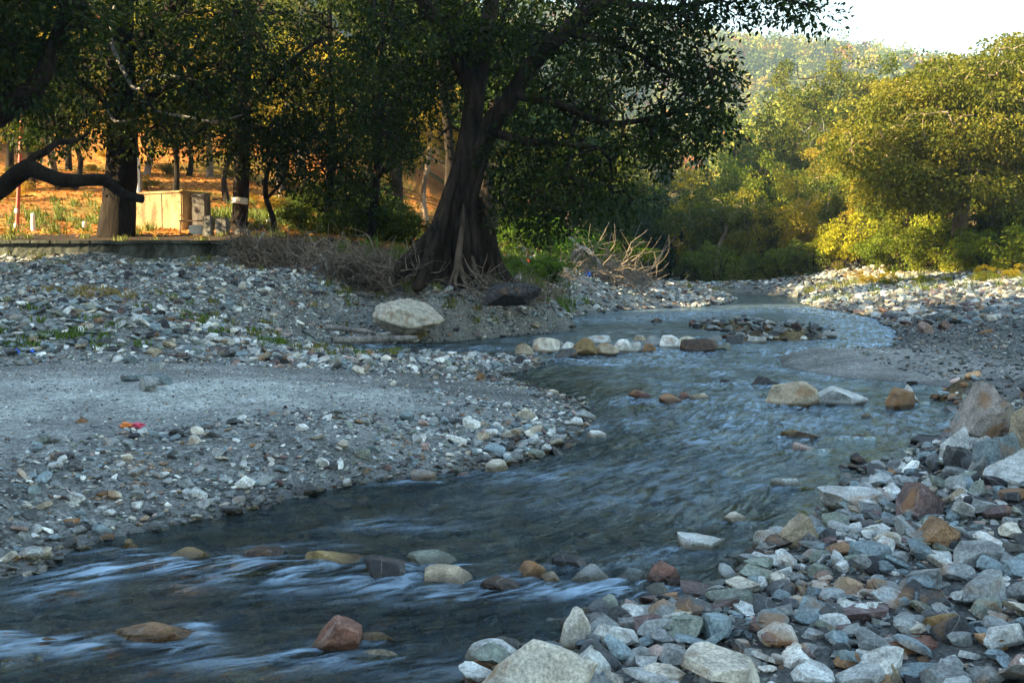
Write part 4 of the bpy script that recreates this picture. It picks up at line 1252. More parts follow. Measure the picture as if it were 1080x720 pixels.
def proto_tree(kind, seed, mat, bark, **kw):
    rg = np.random.default_rng(seed)
    crown, pts = proto_crown(kind, seed, mat, **kw)
    w = Wood()
    top = pts[:, 2].max() * .8
    if kind == 'bush':
        for k in range(5):
            a = rg.uniform(0, 6.28)
            P, Rr = curve_pts([(.03 * math.cos(a), .03 * math.sin(a), -.05, .03), (.2 * math.cos(a), .2 * math.sin(a), .3, .02), (.4 * math.cos(a), .4 * math.sin(a), .6, .008)], 6)
            w.tube(P, Rr, 5)
            nodes_ = list(P)
    else:
        b = rg.normal(0, .07, (4, 2))
        P, Rr = curve_pts([(0, 0, -.08, .085), (*b[0], top * .25, .06), (*b[1], top * .55, .05), (*(b[2] * 1.5), top * .8, .035), (*(b[3] * 2), top, .012)], 12)
        w.tube(P, Rr, 8, .06, seed)
        nodes_ = list(P[4:])
    twigs_to(w, nodes_, pts, rg, .006, .03, 4)
    stem = w.mesh('trunk', bark)
    return crown, stem
PT = {'green_round': proto_tree('round', 11, M_LEAFG, M_BARK), 'green_spread': proto_tree('spread', 12, M_LEAFG, M_BARKP),
      'green_tall': proto_tree('tall', 13, M_LEAFG, M_BARK), 'yellow_round': proto_tree('round', 14, M_LEAFY, M_BARKP),
      'yellow_tall': proto_tree('tall', 15, M_LEAFY, M_BARKP), 'bush': proto_tree('bush', 16, M_LEAFG, M_BARK), 'yellow_bush': proto_tree('bush', 17, M_LEAFY, M_BARK),
      'thicket': proto_tree('thicket', 19, M_LEAFG, M_BARK), 'golden_thicket': proto_tree('thicket', 20, M_LEAFY, M_BARKP), 'bare': proto_tree('sparse', 18, M_LEAFY, M_DEAD, nleaf=14)}

TREES = []
def plant(kind, x, y, r, label, cat='tree', group=None, tint=(1, 1, 1), hs=1.0, name=None):
    crown, stem = PT[kind]
    z = float(height(np.array([x]), np.array([y]))[0])
    nm = name or {'green_round': 'broadleaf_tree', 'green_spread': 'spreading_tree', 'green_tall': 'tall_tree', 'yellow_round': 'golden_tree', 'yellow_tall': 'tall_golden_tree',
                  'bush': 'bush', 'yellow_bush': 'bush', 'bare': 'bare_tree', 'thicket': 'leafy_tree', 'golden_thicket': 'golden_leafy_tree'}[kind]
    t = thing(nm, label, cat, (x, y, z - .05), random.uniform(0, 6.28), group)
    t.scale = (r, r, r * hs)
    a = link('trunk' if 'bush' not in kind else 'stem', stem, t)
    b = link('crown' if 'bush' not in kind else 'foliage', crown, t)
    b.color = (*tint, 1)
    TREES.append((t, x, y, r, kind))
    return t

def rows(items, phrase, group, cat='tree'):
    """items: list of (px, D, kind, r, tint, hs); label each by its look and its place among its row"""
    items = sorted(items, key=lambda q: q[0])
    words_ = {}
    for px, D, kind, r, tint, hs in items:
        look = {'green_round': 'green round crowned tree', 'green_spread': 'green spreading tree', 'green_tall': 'tall green tree', 'yellow_round': 'golden round crowned tree',
                'yellow_tall': 'tall golden tree', 'bush': 'green bush', 'yellow_bush': 'yellow bush', 'bare': 'pale nearly bare tree', 'thicket': 'low branched green tree', 'golden_thicket': 'low branched golden tree'}[kind]
        words_.setdefault(look, []).append((px, D, kind, r, tint, hs))
    on = ['first', 'second', 'third', 'fourth', 'fifth', 'sixth', 'seventh', 'eighth', 'ninth', 'tenth', 'eleventh', 'twelfth', 'thirteenth', 'fourteenth', 'fifteenth', 'sixteenth', 'seventeenth', 'eighteenth', 'nineteenth', 'twentieth', 'twenty-first', 'twenty-second', 'twenty-third']
    for look, L_ in words_.items():
        for i, (px, D, kind, r, tint, hs) in enumerate(L_):
            lab = f'{look} {phrase}' if len(L_) == 1 else f'{look} {phrase}, {on[i]} of its kind from left'
            p = at_d(px, 285, D)
            q = random.uniform(.6, 1.35); w_ = random.uniform(-.14, .14)
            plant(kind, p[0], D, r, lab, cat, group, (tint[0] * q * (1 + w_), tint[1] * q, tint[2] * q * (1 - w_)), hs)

# tall trees behind the great fig
for px, D, r_, lab in [(420, 44, 3.6, 'towering dark tree rising just left behind the great fig'), (470, 40, 3.3, 'towering dark tree hidden straight behind the great fig'),
                       (525, 45, 3.6, 'towering dark tree showing right behind the great fig trunk')]:
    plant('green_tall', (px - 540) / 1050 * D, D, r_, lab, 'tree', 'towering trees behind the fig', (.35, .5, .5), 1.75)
# slope behind the left trees
rr_ = random.Random(4)
sl = []
for px in range(-60, 480, 36):
    D = rr_.uniform(44, 50)
    sl.append((px + rr_.uniform(-14, 14), D, rr_.choice(['yellow_round', 'yellow_tall', 'green_round', 'yellow_tall']), rr_.uniform(2.0, 2.8), (1, 1, 1), rr_.uniform(1, 1.25)))
rows(sl, 'low on the sunlit slope', 'trees low on the left slope')
sl = []
for px in range(-80, 640, 40):
    sl.append((px + rr_.uniform(-14, 14), rr_.uniform(57, 68), rr_.choice(['yellow_round', 'green_round', 'green_tall', 'green_spread']), rr_.uniform(3.0, 4.2), (.9, .95, 1), rr_.uniform(1, 1.25)))
rows(sl, 'midway up the left slope', 'trees midway up the left slope')
sl = []
for px in range(-60, 640, 48):
    sl.append((px + rr_.uniform(-14, 14), rr_.uniform(78, 92), rr_.choice(['yellow_round', 'green_round', 'green_tall']), rr_.uniform(4.2, 5.2), (.8, .9, 1), 1.2))
rows(sl, 'high on the left slope', 'trees high on the left slope')
sl = []
for px in range(-70, 340, 52):
    sl.append((px + rr_.uniform(-12, 12), rr_.uniform(37, 42), rr_.choice(['yellow_tall', 'green_tall', 'yellow_round', 'green_round']), rr_.uniform(1.5, 2.0), (.8, .9, 1), rr_.uniform(1.1, 1.4)))
rows(sl, 'at the slope foot', 'small trees at the slope foot')
sl = [(px + rr_.uniform(-20, 20), rr_.uniform(36, 55), rr_.choice(['bush', 'yellow_bush']), rr_.uniform(.5, 1.0), (1, .8, .7), .8) for px in range(-60, 360, 30)]
rows(sl, 'on the orange slope', 'low bushes on the orange slope', 'bush')
# undergrowth bushes in the shade
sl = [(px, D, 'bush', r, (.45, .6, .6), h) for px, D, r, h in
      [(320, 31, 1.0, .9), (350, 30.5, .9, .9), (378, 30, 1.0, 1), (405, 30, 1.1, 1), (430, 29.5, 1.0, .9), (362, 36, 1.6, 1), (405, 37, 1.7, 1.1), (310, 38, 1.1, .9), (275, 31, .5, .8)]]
rows(sl, 'in the shade beyond the brushwood', 'shaded bushes beyond the brushwood', 'bush')
sl = [(px, D, 'bush', r, (.6, 1, .7), h) for px, D, r, h in [(525, 33, .9, .9), (552, 34, 1.1, .8), (580, 36, 1.2, .8), (535, 40, 1.6, 1), (575, 43, 2, 1.1), (612, 52, 2.2, 1), (640, 58, 2.4, 1)]]
rows(sl, 'by the path beyond the great fig', 'green bushes beyond the fig', 'bush')
# trees at the dark valley mouth, its blue shade put into their tint
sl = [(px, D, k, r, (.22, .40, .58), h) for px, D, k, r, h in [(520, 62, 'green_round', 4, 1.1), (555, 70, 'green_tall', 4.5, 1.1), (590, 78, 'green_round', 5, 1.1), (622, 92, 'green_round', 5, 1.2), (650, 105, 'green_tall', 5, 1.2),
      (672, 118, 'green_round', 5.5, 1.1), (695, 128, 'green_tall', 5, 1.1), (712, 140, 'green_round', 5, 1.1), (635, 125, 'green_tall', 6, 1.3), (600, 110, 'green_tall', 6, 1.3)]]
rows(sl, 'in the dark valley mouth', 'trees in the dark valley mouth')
# right bank
sl = [(735, 92, 'green_round', 4.0, (.75, .95, .8), 1.1), (757, 80, 'green_spread', 4.0, (.7, .9, .7), 1.2), (778, 98, 'green_tall', 4.6, (.8, 1, .8), 1.1), (800, 84, 'green_round', 3.6, (.8, .95, .7), 1.2),
      (826, 92, 'yellow_round', 3.8, (.85, .95, .9), 1.25), (850, 84, 'green_spread', 3.6, (1, 1, .8), 1.4), (872, 96, 'yellow_tall', 4, (.8, .9, .9), 1.1), (893, 82, 'green_round', 3.2, (1.1, 1.1, .8), 1.2),
      (915, 92, 'yellow_round', 3.6, (.8, .9, 1), 1.1), (905, 74, 'yellow_tall', 2.2, (.9, 1, .9), 1.2), (935, 76, 'green_round', 2.6, (1, 1.1, .8), 1.1), (958, 84, 'green_spread', 3.4, (1, 1, .8), 1.1),
      (1060, 66, 'yellow_round', 3.2, (1, 1.05, .8), 1.0), (1085, 60, 'yellow_round', 3.2, (1.1, 1.1, .8), 1.1), (860, 110, 'bare', 5, (1.2, .9, .9), 1.1), (806, 112, 'bare', 5, (1.2, .9, .9), 1.2)]
sl = [(px, D, k, r * (.78 if px < 930 else 1), t_, h) for px, D, k, r, t_, h in sl]
rows(sl, 'on the right bank', 'trees on the right bank')
sl = []
for i in range(15):
    px = 736 + i * 24 + rr_.uniform(-6, 6)
    D = max(56, 78 - (px - 730) * .055)
    sl.append((px, D, 'bush' if px < 880 or rr_.random() < .4 else 'yellow_bush', rr_.uniform(1.9, 2.7), (.8, 1.05, .7) if px > 880 else (.7, .8, .7), rr_.uniform(.9, 1.3)))
for px, D, r in [(985, 60, 2.4), (1010, 57, 2.0), (1040, 56, 2.3), (1070, 54, 2.5), (1020, 62, 3.0), (950, 62, 2.2), (1090, 58, 3.)]:
    sl.append((px, D, 'bush', r, (.9, 1, .7), 1.1))
rows(sl, 'along the right bank foot', 'bushes along the right bank', 'bush')
sl = [(728 + i * 19 + rr_.uniform(-5, 5), rr_.uniform(80, 92), 'thicket' if i % 3 else 'golden_thicket', rr_.uniform(2.6, 3.6), (.75, .85, .6) if i % 3 else (.8, .9, .7), rr_.uniform(1.0, 1.5)) for i in range(15)]
rows(sl, 'behind the right bank bushes', 'low branched trees behind the right bank')
sl = [(716 + i * 17 + rr_.uniform(-5, 5), rr_.uniform(100, 122), 'thicket' if i % 2 else 'golden_thicket', rr_.uniform(3.6, 4.6), (.75, .85, .6) if i % 2 else (.7, .8, .7), rr_.uniform(1.0, 1.4)) for i in range(20)]
sl += [(925, 72, 'thicket', 2.4, (.9, 1, .7), 1.1), (955, 70, 'thicket', 2.6, (1, 1.05, .7), 1.2), (985, 70, 'golden_thicket', 2.4, (.8, 1, .7), 1.1), (1032, 68, 'thicket', 2.6, (1, 1.05, .7), 1.1), (1065, 70, 'golden_thicket', 3, (.85, 1.05, .7), 1.2), (1090, 66, 'thicket', 3, (1, 1.05, .7), 1.2), (815, 104, 'green_tall', 5.2, (.9, 1, .8), 1.1), (765, 112, 'green_tall', 5.6, (.8, .95, .8), 1.1), (870, 118, 'green_tall', 5, (1, 1, .8), 1.1)]
rows(sl, 'at the hill foot', 'low branched trees at the hill foot')
sl = [(px, D, 'thicket', r, (.20, .36, .55), 1.2) for px, D, r in [(560, 56, 2.4), (590, 62, 2.6), (618, 68, 3), (640, 74, 3), (655, 80, 3), (672, 86, 3.2), (690, 92, 3.2), (706, 98, 3.2), (720, 92, 3), (575, 74, 4), (606, 82, 4), (632, 92, 4)]]  # valley shade painted as a dark blue tint
rows(sl, 'low in the dark valley mouth', 'low trees in the dark valley mouth')
for px, D, r in [(918, 56, .9), (975, 51, .7), (1000, 50, .6), (940, 53, .7), (1030, 48, .8), (1058, 49, .9)]:
    p = at_d(px, 285, D)
    plant('yellow_bush' if px in (918, 1058) else 'bush', p[0], D, r, f'small tuft of shrub among far stones, near the {dict([(918,"bright yellow bushes"),(975,"tan slabs"),(1000,"tan boulder"),(940,"grey rocks"),(1030,"cream boulder"),(1058,"orange earth")])[px]}', 'shrub', 'small shrubs on the far stones', (1, 1, .6), .8, 'shrub')

hero_tree('large spreading fig on the far right bank with flat topped crown', 1010, 262, 60,
    [[(1012, 268, 60, .5), (1012, 235, 60, .42), (1018, 205, 60, .4), (1020, 170, 60, .35), (1015, 120, 60, .3)],
     [(1012, 200, 60, .4), (980, 175, 59, .3), (940, 160, 58, .2), (905, 150, 57, .1)], [(1018, 190, 60, .4), (1060, 160, 60, .3), (1100, 130, 60, .2)],
     [(1050, 250, 60, .28), (1052, 200, 60, .25), (1058, 170, 60, .2)], [(1016, 150, 60, .3), (990, 110, 60, .2), (970, 90, 60, .1)]],
    [(1010, 125, 80, 45, 60, 7, 80), (930, 145, 50, 28, 59, 5, 34), (940, 110, 24, 14, 59, 3, 8), (1000, 68, 30, 10, 60, 4, 8), (960, 92, 30, 12, 60, 4, 10), (1070, 110, 60, 70, 60, 7, 90), (1080, 50, 16, 14, 60, 3, 8), (1000, 90, 50, 20, 60, 6, 22), (960, 175, 60, 22, 58, 4, 30), (1150, 130, 60, 60, 60, 7, 40), (900, 160, 26, 14, 58, 3, 8), (1040, 190, 30, 16, 58, 4, 14), (945, 195, 40, 20, 58, 4, 16), (985, 205, 25, 14, 59, 3, 8), (1075, 205, 22, 25, 59, 4, 14)],
    91, leafmat=M_LEAFG, bark=M_BARKP, per=240, size=.25, sep=1.0, name='spreading_fig', tint=(.95, .88, .8), rad=(.9, 1.6))

# ------------------------------------------------------------------ woods on the hills (uncountable)
def woods(name, label, xr, yr, n, rad, faces, size, seed, cond=None, autumn=.15):
    rg = np.random.default_rng(seed)
    x = rg.uniform(*xr, n); y = rg.uniform(*yr, n)
    k = (np.abs(x) < y * .62 + 15)
    if cond: k &= cond(x, y)
    x, y = x[k], y[k]
    z = height(x, y)
    n = len(x)
    r = rg.uniform(*rad, n)
    # four lobes per crown
    idx = np.repeat(np.arange(n), 5)
    c = np.stack([x[idx], y[idx], z[idx] + r[idx] * 1.2], 1) + rg.normal(0, .42, (len(idx), 3)) * r[idx][:, None] * [1, 1, .9]
    V, F, t, li = leaves(c, r[idx] * .5, faces, size, rg, flat=.8, aspect=.7)
    pal = np.array([(.09, .12, .02), (.16, .19, .03), (.27, .26, .035), (.36, .28, .05), (.06, .10, .035), (.42, .17, .05)])
    p = np.array([3, 4, 3, 1.2, 2, autumn * 6]); p /= p.sum()
    base = pal[rg.choice(6, n, p=p)] * rg.uniform(.35, 1.35, n)[:, None]
    # a russet band runs across the middle of the hill
    C = base[idx][li] * (.65 + .8 * t)[:, None]
    C = np.concatenate([C, np.ones((len(C), 1))], 1)
    me = np_mesh(name, V, F, [M_FOREST], False, [('tint', 'FACE', 'FLOAT_COLOR', C)])
    o = link(name, me); o['kind'] = 'stuff'; o['label'] = label
woods('hillside_woods', 'dense mixed woods on the middle hill', (-60, 150), (98, 265), 1500, (3.2, 5.5), 80, .5, 21, lambda x, y: (x > 20 + .07 * (y - 66)) | (y > 150), .12)
woods('slope_woods', 'woods high on the left valley side', (-120, 14), (95, 240), 700, (3.5, 6), 22, .9, 24, lambda x, y: x < 5 + .08 * (y - 66), .1)
woods('distant_woods', 'hazy woods on the distant hills', (-80, 330), (265, 430), 1600, (4.5, 7.5), 40, 1.1, 22, None, .1)
woods('ridge_woods', 'pale hazy woods on the far ridge', (0, 520), (430, 800), 4200, (5.5, 9), 22, 2.1, 23, None, .12)

# unseen trees added on the shading hill beside and behind the camera (their shade falls on the stream)
def shade_woods():
    rg = np.random.default_rng(55)
    n = 260
    x = rg.uniform(-62, -28, n); y = rg.uniform(-60, 3, n)
    z = height(x, y); r = rg.uniform(3.5, 5.5, n)
    idx = np.repeat(np.arange(n), 5)
    c = np.stack([x[idx], y[idx], z[idx] + r[idx] * 1.4], 1) + rg.normal(0, .4, (len(idx), 3)) * r[idx][:, None]
    V, F, t, li = leaves(c, r[idx] * .55, 40, 1.1, rg, flat=.8, aspect=.7)
    C = np.tile([.05, .08, .02, 1.], (len(F), 1))
    o = link('shade_hill_woods', np_mesh('shade_hill_woods', V, F, [M_FOREST], False, [('tint', 'FACE', 'FLOAT_COLOR', C)])); o['kind'] = 'stuff'
    o['label'] = 'unseen woods added on a steep hill to shade the stream'
shade_woods()

# ------------------------------------------------------------------ fallen leaves and grass
def ground_litter():
    rg = np.random.default_rng(66)
    # fallen leaves under the trees of the left slope
    n = 26000
    x = rg.uniform(-30, 2, n); y = rg.uniform(28, 62, n); k = (np.abs(x) < y * .58) & (x < 3 + .11 * (y - 40)); x, y = x[k], y[k]
    n = len(x); z = height(x, y) + .02
    a = rg.uniform(0, 6.28, n); L = rg.uniform(.08, .22, n)
    ax = np.stack([np.cos(a), np.sin(a), rg.normal(0, .25, n)], 1); sd_ = np.stack([-np.sin(a), np.cos(a), rg.normal(0, .35, n)], 1)
    c = np.stack([x, y, z], 1)
    V = np.stack([c - ax * L[:, None] * .5, c + sd_ * L[:, None] * .3 + [0, 0, .02], c + ax * L[:, None] * .5, c - sd_ * L[:, None] * .3 + [0, 0, .02]], 1).reshape(-1, 3)
    pal = np.array([(.45, .20, .05), (.30, .12, .03), (.55, .33, .08), (.16, .08, .03), (.20, .22, .04)])
    C = np.concatenate([pal[rg.integers(0, 5, n)], np.ones((n, 1))], 1)
    o = link('fallen_leaves', np_mesh('fallen_leaves', V, np.arange(4 * n).reshape(-1, 4), [M_FOREST], False, [('tint', 'FACE', 'FLOAT_COLOR', C)])); o['kind'] = 'stuff'
    o['label'] = 'fallen dry leaves scattered over the sunlit slope'
    # grass tufts: (px, py, D, spread m, tufts, height)
    tx, ty, th, tc = [], [], [], []
    for px, py, D, sp, m, h, gr in [(10, 355, 14.8, .6, 14, .10, 1), (75, 365, 15.2, 1.0, 16, .12, 1), (240, 362, 17.5, 1.6, 26, .12, 1), (300, 362, 18.2, 1.5, 24, .12, .6), (330, 315, 22, 1.5, 10, .15, .3),
                                 (80, 320, 17.6, .5, 10, .14, .2), (520, 300, 27, 2.2, 60, .3, 1), (560, 285, 34, 3.5, 120, .4, 1), (60, 262, 25.9, 5, 60, .16, .7), (210, 265, 25.9, 3, 40, .16, .7),
                                 (60, 230, 34, 7, 160, .3, .8), (250, 225, 36, 6, 140, .35, .9), (430, 320, 23.5, 1.0, 26, .18, .7), (1000, 303, 47, 6, 60, .4, .8), (900, 305, 57, 5, 60, .45, .7), (475, 318, 22.6, .8, 16, .2, .8)]:
        q = at_d(px, py, D)
        tx += list(q[0] + rg.normal(0, sp, m)); ty += list(q[1] + rg.normal(0, sp * .35, m)); th += [h] * m; tc += [gr] * m
    tx, ty, th, tc = map(np.array, (tx, ty, th, tc))
    k = sdf(tx, ty) > .1; tx, ty, th, tc = tx[k], ty[k], th[k], tc[k]
    tz = height(tx, ty)
    per = 26; i = np.repeat(np.arange(len(tx)), per); n = len(i)
    b = np.stack([tx[i] + rg.normal(0, .06, n) * (1 + th[i] * 3), ty[i] + rg.normal(0, .05, n) * (1 + th[i] * 3), tz[i] - .01], 1)
    lean = rg.normal(0, .35, (n, 2)); H = th[i] * rg.uniform(.5, 1.3, n)
    tip = b + np.stack([lean[:, 0] * H, lean[:, 1] * H, H], 1)
    mid = b + (tip - b) * .5 + [0, 0, .02]
    w = np.stack([rg.uniform(.5, 1, n), rg.normal(0, .5, n), np.zeros(n)], 1) * (.012 + .02 * th[i])[:, None]
    V = np.stack([b - w, b + w, mid + w * .7, tip], 1).reshape(-1, 3)
    C = (np.array([.09, .15, .025])[None] * tc[i][:, None] + np.array([.30, .22, .10])[None] * (1 - tc[i])[:, None]) * rg.uniform(.6, 1.4, n)[:, None]
    C = np.concatenate([C, np.ones((n, 1))], 1)
    o = link('grass', np_mesh('grass', V, np.arange(4 * n).reshape(-1, 4), [M_FOREST], False, [('tint', 'FACE', 'FLOAT_COLOR', C)])); o['kind'] = 'stuff'
    o['label'] = 'sparse grass tufts among the stones and on the slope'
ground_litter()

# ------------------------------------------------------------------ low wall, blocks, pole and posts
def box_bm(bm, c, s, rz=0.0, bev=.02, seg=2):
    r = bmesh.ops.create_cube(bm, size=1)
    bmesh.ops.scale(bm, vec=s, verts=r['verts'])
    bmesh.ops.rotate(bm, cent=(0, 0, 0), matrix=Matrix.Rotation(rz, 3, 'Z'), verts=r['verts'])
    bmesh.ops.translate(bm, vec=c, verts=r['verts'])
    if bev:
        es = list({e for v in r['verts'] for e in v.link_edges})
        bmesh.ops.bevel(bm, geom=es, offset=bev, segments=seg, affect='EDGES')
def bm_obj(name, bm, mat, parent=None, smooth=False, **kw):
    me = bpy.data.meshes.new(name); bm.to_mesh(me); bm.free(); me.materials.append(mat)
    for p in me.polygons: p.use_smooth = smooth
    return link(name, me, parent, **kw)

M_WALL = concrete_material('mossy_wall', (.10, .11, .09), (.014, .02, .012))
M_TANK = concrete_material('stained_plaster', (.46, .33, .16), (.16, .10, .05))
M_BLOCK = concrete_material('weathered_block', (.26, .25, .23), (.05, .045, .04))
M_IRON = plain_material('rusty_iron', (.06, .035, .025), .6, .4)

def low_wall():
    t = thing('retaining_wall', 'low mossy stone retaining wall along the top of the gravel heap', 'wall', at_d(120, 271, 26.2))
    L0 = np.array(t.location)
    xs = np.linspace(-20, -6.3, 110); rg = np.random.default_rng(8)
    top, bot = 2.33, 1.5
    rowsv = [(0, bot, -.14), (0, 1.85, -.08), (0, 2.1, -.03), (0, top - .03, 0), (0, top, .05), (0, top, .36), (0, bot, .40)]
    V = []
    for x in xs:
        for k, (_, z, dy) in enumerate(rowsv):
            V.append((x, 26.2 + dy + (rg.normal(0, .018) if k < 4 else 0), z + (rg.normal(0, .014) if 3 <= k <= 5 else 0) - .08 * sstep(x, -9, -6.3) * (k > 2)))
    V = np.array(V) - L0; nr = len(rowsv)
    i = (np.arange(len(xs) - 1)[:, None] * nr + np.arange(nr - 1)[None]).ravel()
    F = np.stack([i, i + nr, i + nr + 1, i + 1], -1)
    e = (len(xs) - 1) * nr
    link('wall_face', np_mesh('wall_face', V, F, [M_WALL]), t)
    bm = bmesh.new()
    for k in range(26):
        x = -19.6 + k * .52
        box_bm(bm, (x - L0[0], 26.34 - L0[1], top + .005 - L0[2] + rg.normal(0, .006) - .05 * (x > -7.5)), (.50, .46 + rg.normal(0, .015), .09), rg.normal(0, .01), .012)
    bm_obj('coping', bm, M_WALL, t)
low_wall()

def low_earth():   # earth lip behind the wall; its dark is shadow painted into the ground colour
    pass

def simple_box_thing(name, label, cat, px, py, D, w, d, h, mat, rz=0, bev=.03, extra=None, sink=.15):
    p = at_d(px, py, D)
    t = thing(name, label, cat, p, rz)
    bm = bmesh.new(); box_bm(bm, (0, 0, h / 2 - sink / 2), (w, d, h + sink), 0, bev)
    for v in bm.verts:
        v.co += Vector((random.gauss(0, .006), random.gauss(0, .006), random.gauss(0, .006)))
    bm_obj('body', bm, mat, t)
    if extra: extra(t)
    return t
def tank_top(t):
    bm = bmesh.new(); box_bm(bm, (0, 0, 1.33), (2.25, 1.35, .07), 0, .015); bm_obj('lid', bm, M_TANK, t)
    bm = bmesh.new(); box_bm(bm, (.28, -.63, .66), (.035, .03, 1.3), 0, .005); bm_obj('drain_pipe', bm, M_IRON, t)
simple_box_thing('water_tank', 'square plastered water tank glowing in sunlight behind the dark trunk', 'water tank', 180, 249, 32, 2.2, 1.25, 1.32, M_TANK, -.45, extra=tank_top)
simple_box_thing('concrete_block', 'dark weathered block standing against the tank corner', 'block', 213, 250, 31.2, .42, .6, 1.32, M_BLOCK)
simple_box_thing('whitewashed_block', 'small whitewashed block catching the sun below the railing', 'block', 208, 256, 29, .38, .35, .50, M_WHITE)
simple_box_thing('concrete_pillar', 'tall grey stone pillar of the gateway, paler face', 'pillar', 220, 257, 28.6, .25, .3, .80, M_BLOCK)
simple_box_thing('stone_pillar', 'stout rough gate pillar next to the painted tree trunk', 'pillar', 235, 257, 28.6, .34, .32, .74, M_BLOCK)
simple_box_thing('stone_step', 'low rough stone cube beside the brushwood', 'block', 257, 257, 28.4, .42, .4, .40, M_BLOCK)

def railing():
    t = thing('iron_railing', 'thin iron railing frame in front of the water tank', 'railing', at_d(200, 255, 29.6))
    L0 = np.array(t.location)
    for nm, a, b in [('post', (190, 257), (190, 233)), ('post', (214, 257), (214, 233)), ('top_rail', (189, 233), (215, 233))]:
        w = Wood(); A, B2 = at_d(*a, 29.6) - L0, at_d(*b, 29.6) - L0
        w.tube(np.linspace(A, B2, 4), [.022] * 4, 6); link(nm, w.mesh(nm, M_IRON), t)
railing()

def pole():
    b = at_d(17, 243, 31); top = at_d(24, 100, 31)
    t = thing('red_pole', 'tall thin red painted pole with pale bands leaning slightly', 'pole', b)
    w = Wood(); w.tube(np.linspace((0, 0, -.3), top - b, 8), np.linspace(.065, .045, 8), 10); link('shaft', w.mesh('shaft', M_RED), t)
    for f in (.02, .13, .42):
        w = Wood(); q = (top - b); w.tube([q * f, q * (f + .015), q * (f + .03)], [.072] * 3, 10); link('pale_band', w.mesh('pale_band', M_WHITE), t)
pole()
def post(px, py, D, h, label):
    b = at_d(px, py, D); t = thing('marker_post', label, 'post', b)
    w = Wood(); w.tube([(0, 0, -.2), (0, 0, h * .5), (.01, 0, h * .93), (.01, 0, h)], [.07, .065, .06, .045], 8, .04, px); link('shaft', w.mesh('shaft', M_WHITE), t)
    w = Wood(); w.tube([(.01, 0, h), (.01, 0, h + .05)], [.075, .06], 8); link('cap', w.mesh('cap', M_WHITE), t)
post(35, 243, 30.5, .46, 'short white marker post next to the red pole')
post(89, 243, 31, .22, 'stubby pale marker post near the dark trunk')
post(146, 210, 36, 1.4, 'tall pale marker post above the water tank')

# ------------------------------------------------------------------ brushwood, driftwood, litter
def tangle(name, label, cat, regions, n, lens, rad, mat, seed, gnarl=.35, group=None, trunks=()):
    rg = np.random.default_rng(seed)
    w = Wood()
    base = at_d(*regions[0][:2], regions[0][4])
    t0 = thing(name, label, cat, base, 0, group)
    wts = np.array([r[6] for r in regions], float); wts /= wts.sum()
    for _ in range(n):
        px, py, rx, ry, D, dp, _w = regions[rg.choice(len(regions), p=wts)]
        v = rg.uniform(-1, 1, 3)
        c = at_d(px + v[0] * rx, py + v[1] * ry, D + v[2] * dp)
        L = rg.uniform(*lens); d = rg.normal(size=3) * [1, .6, .55]; d /= np.linalg.norm(d)
        if d[2] < -.2: d[2] *= -.5
        r = rg.uniform(*rad)
        pts = [c]
        for k in range(4):
            d = d + rg.normal(0, gnarl, 3); d /= np.linalg.norm(d); pts.append(pts[-1] + d * L / 4)
        pts = np.array(pts)
        P, Rr = curve_pts(np.concatenate([pts, (r * np.linspace(1, .25, 5))[:, None]], 1), 10)
        w.tube(P - base, Rr, 5)
        if rg.random() < .5:
            q = P[len(P) // 2]; e = d + rg.normal(0, .8, 3); e /= np.linalg.norm(e)
            w.tube(np.array([q, q + e * L * .2 + rg.normal(0, .02, 3), q + e * L * .4]) - base, [r * .6, r * .4, r * .15], 4)
    link('branches', w.mesh('branches', mat), t0)
    for l in trunks:
        b = Wood(); P, Rr = curve_pts([(*(at_d(a, bb, d) - base), r) for a, bb, d, r in l], 18)
        b.tube(P, Rr, 8, .06, seed); link('bleached_limb', b.mesh('bleached_limb', M_DEAD), t0)
    return t0
tangle('brushwood_heap', 'long tangled bank of dry roots and brushwood below the trees', 'brush heap',
       [(300, 277, 45, 14, 25.0, .8, 3), (360, 288, 50, 18, 24.3, .8, 4), (420, 296, 30, 16, 23.6, .6, 2), (270, 262, 20, 8, 25.6, .3, 1)], 1300, (.25, 1.25), (.006, .024), M_TWIG, 71, .55,
       trunks=[[(268, 262, 25, .02), (276, 250, 24.8, .03), (279, 244, 24.8, .012)], [(330, 300, 24, .03), (345, 286, 23.8, .04), (338, 268, 23.8, .02)],
               [(300, 300, 23.9, .03), (345, 305, 23.7, .035), (395, 312, 23.4, .02)]])
tangle('driftwood_pile', 'bleached driftwood branches piled on the far left bank', 'driftwood',
       [(620, 290, 36, 14, 45, 2, 3), (660, 296, 26, 8, 46, 2, 1)], 260, (1.0, 3.2), (.012, .045), M_TWIG, 72, .4,
       trunks=[[(594, 292, 45, .14), (598, 276, 45, .14), (613, 262, 45, .13), (625, 270, 45, .13), (634, 285, 45, .11), (630, 298, 45, .09)],
               [(613, 262, 45, .11), (602, 252, 45, .09), (590, 243, 45, .05)], [(610, 290, 44.6, .06), (606, 276, 44.6, .06), (612, 268, 44.6, .04)],
               [(600, 284, 44.4, .05), (612, 286, 44.4, .06), (628, 290, 44.4, .05), (640, 276, 44.4, .03), (649, 268, 44.4, .02)],
               [(580, 298, 44.6, .05), (584, 286, 44.6, .04), (592, 280, 44.6, .02)], [(604, 252, 45, .03), (598, 262, 45, .02), (592, 272, 45, .01)]])
tangle('dry_twig_heap', 'low heap of dry twigs at the foot of the driftwood', 'brush heap', [(575, 296, 26, 7, 40, 1.5, 1)], 160, (.6, 1.6), (.008, .025), M_TWIG, 73,
       trunks=[[(558, 296, 40, .06), (561, 284, 40, .06), (565, 279, 40, .03)]])
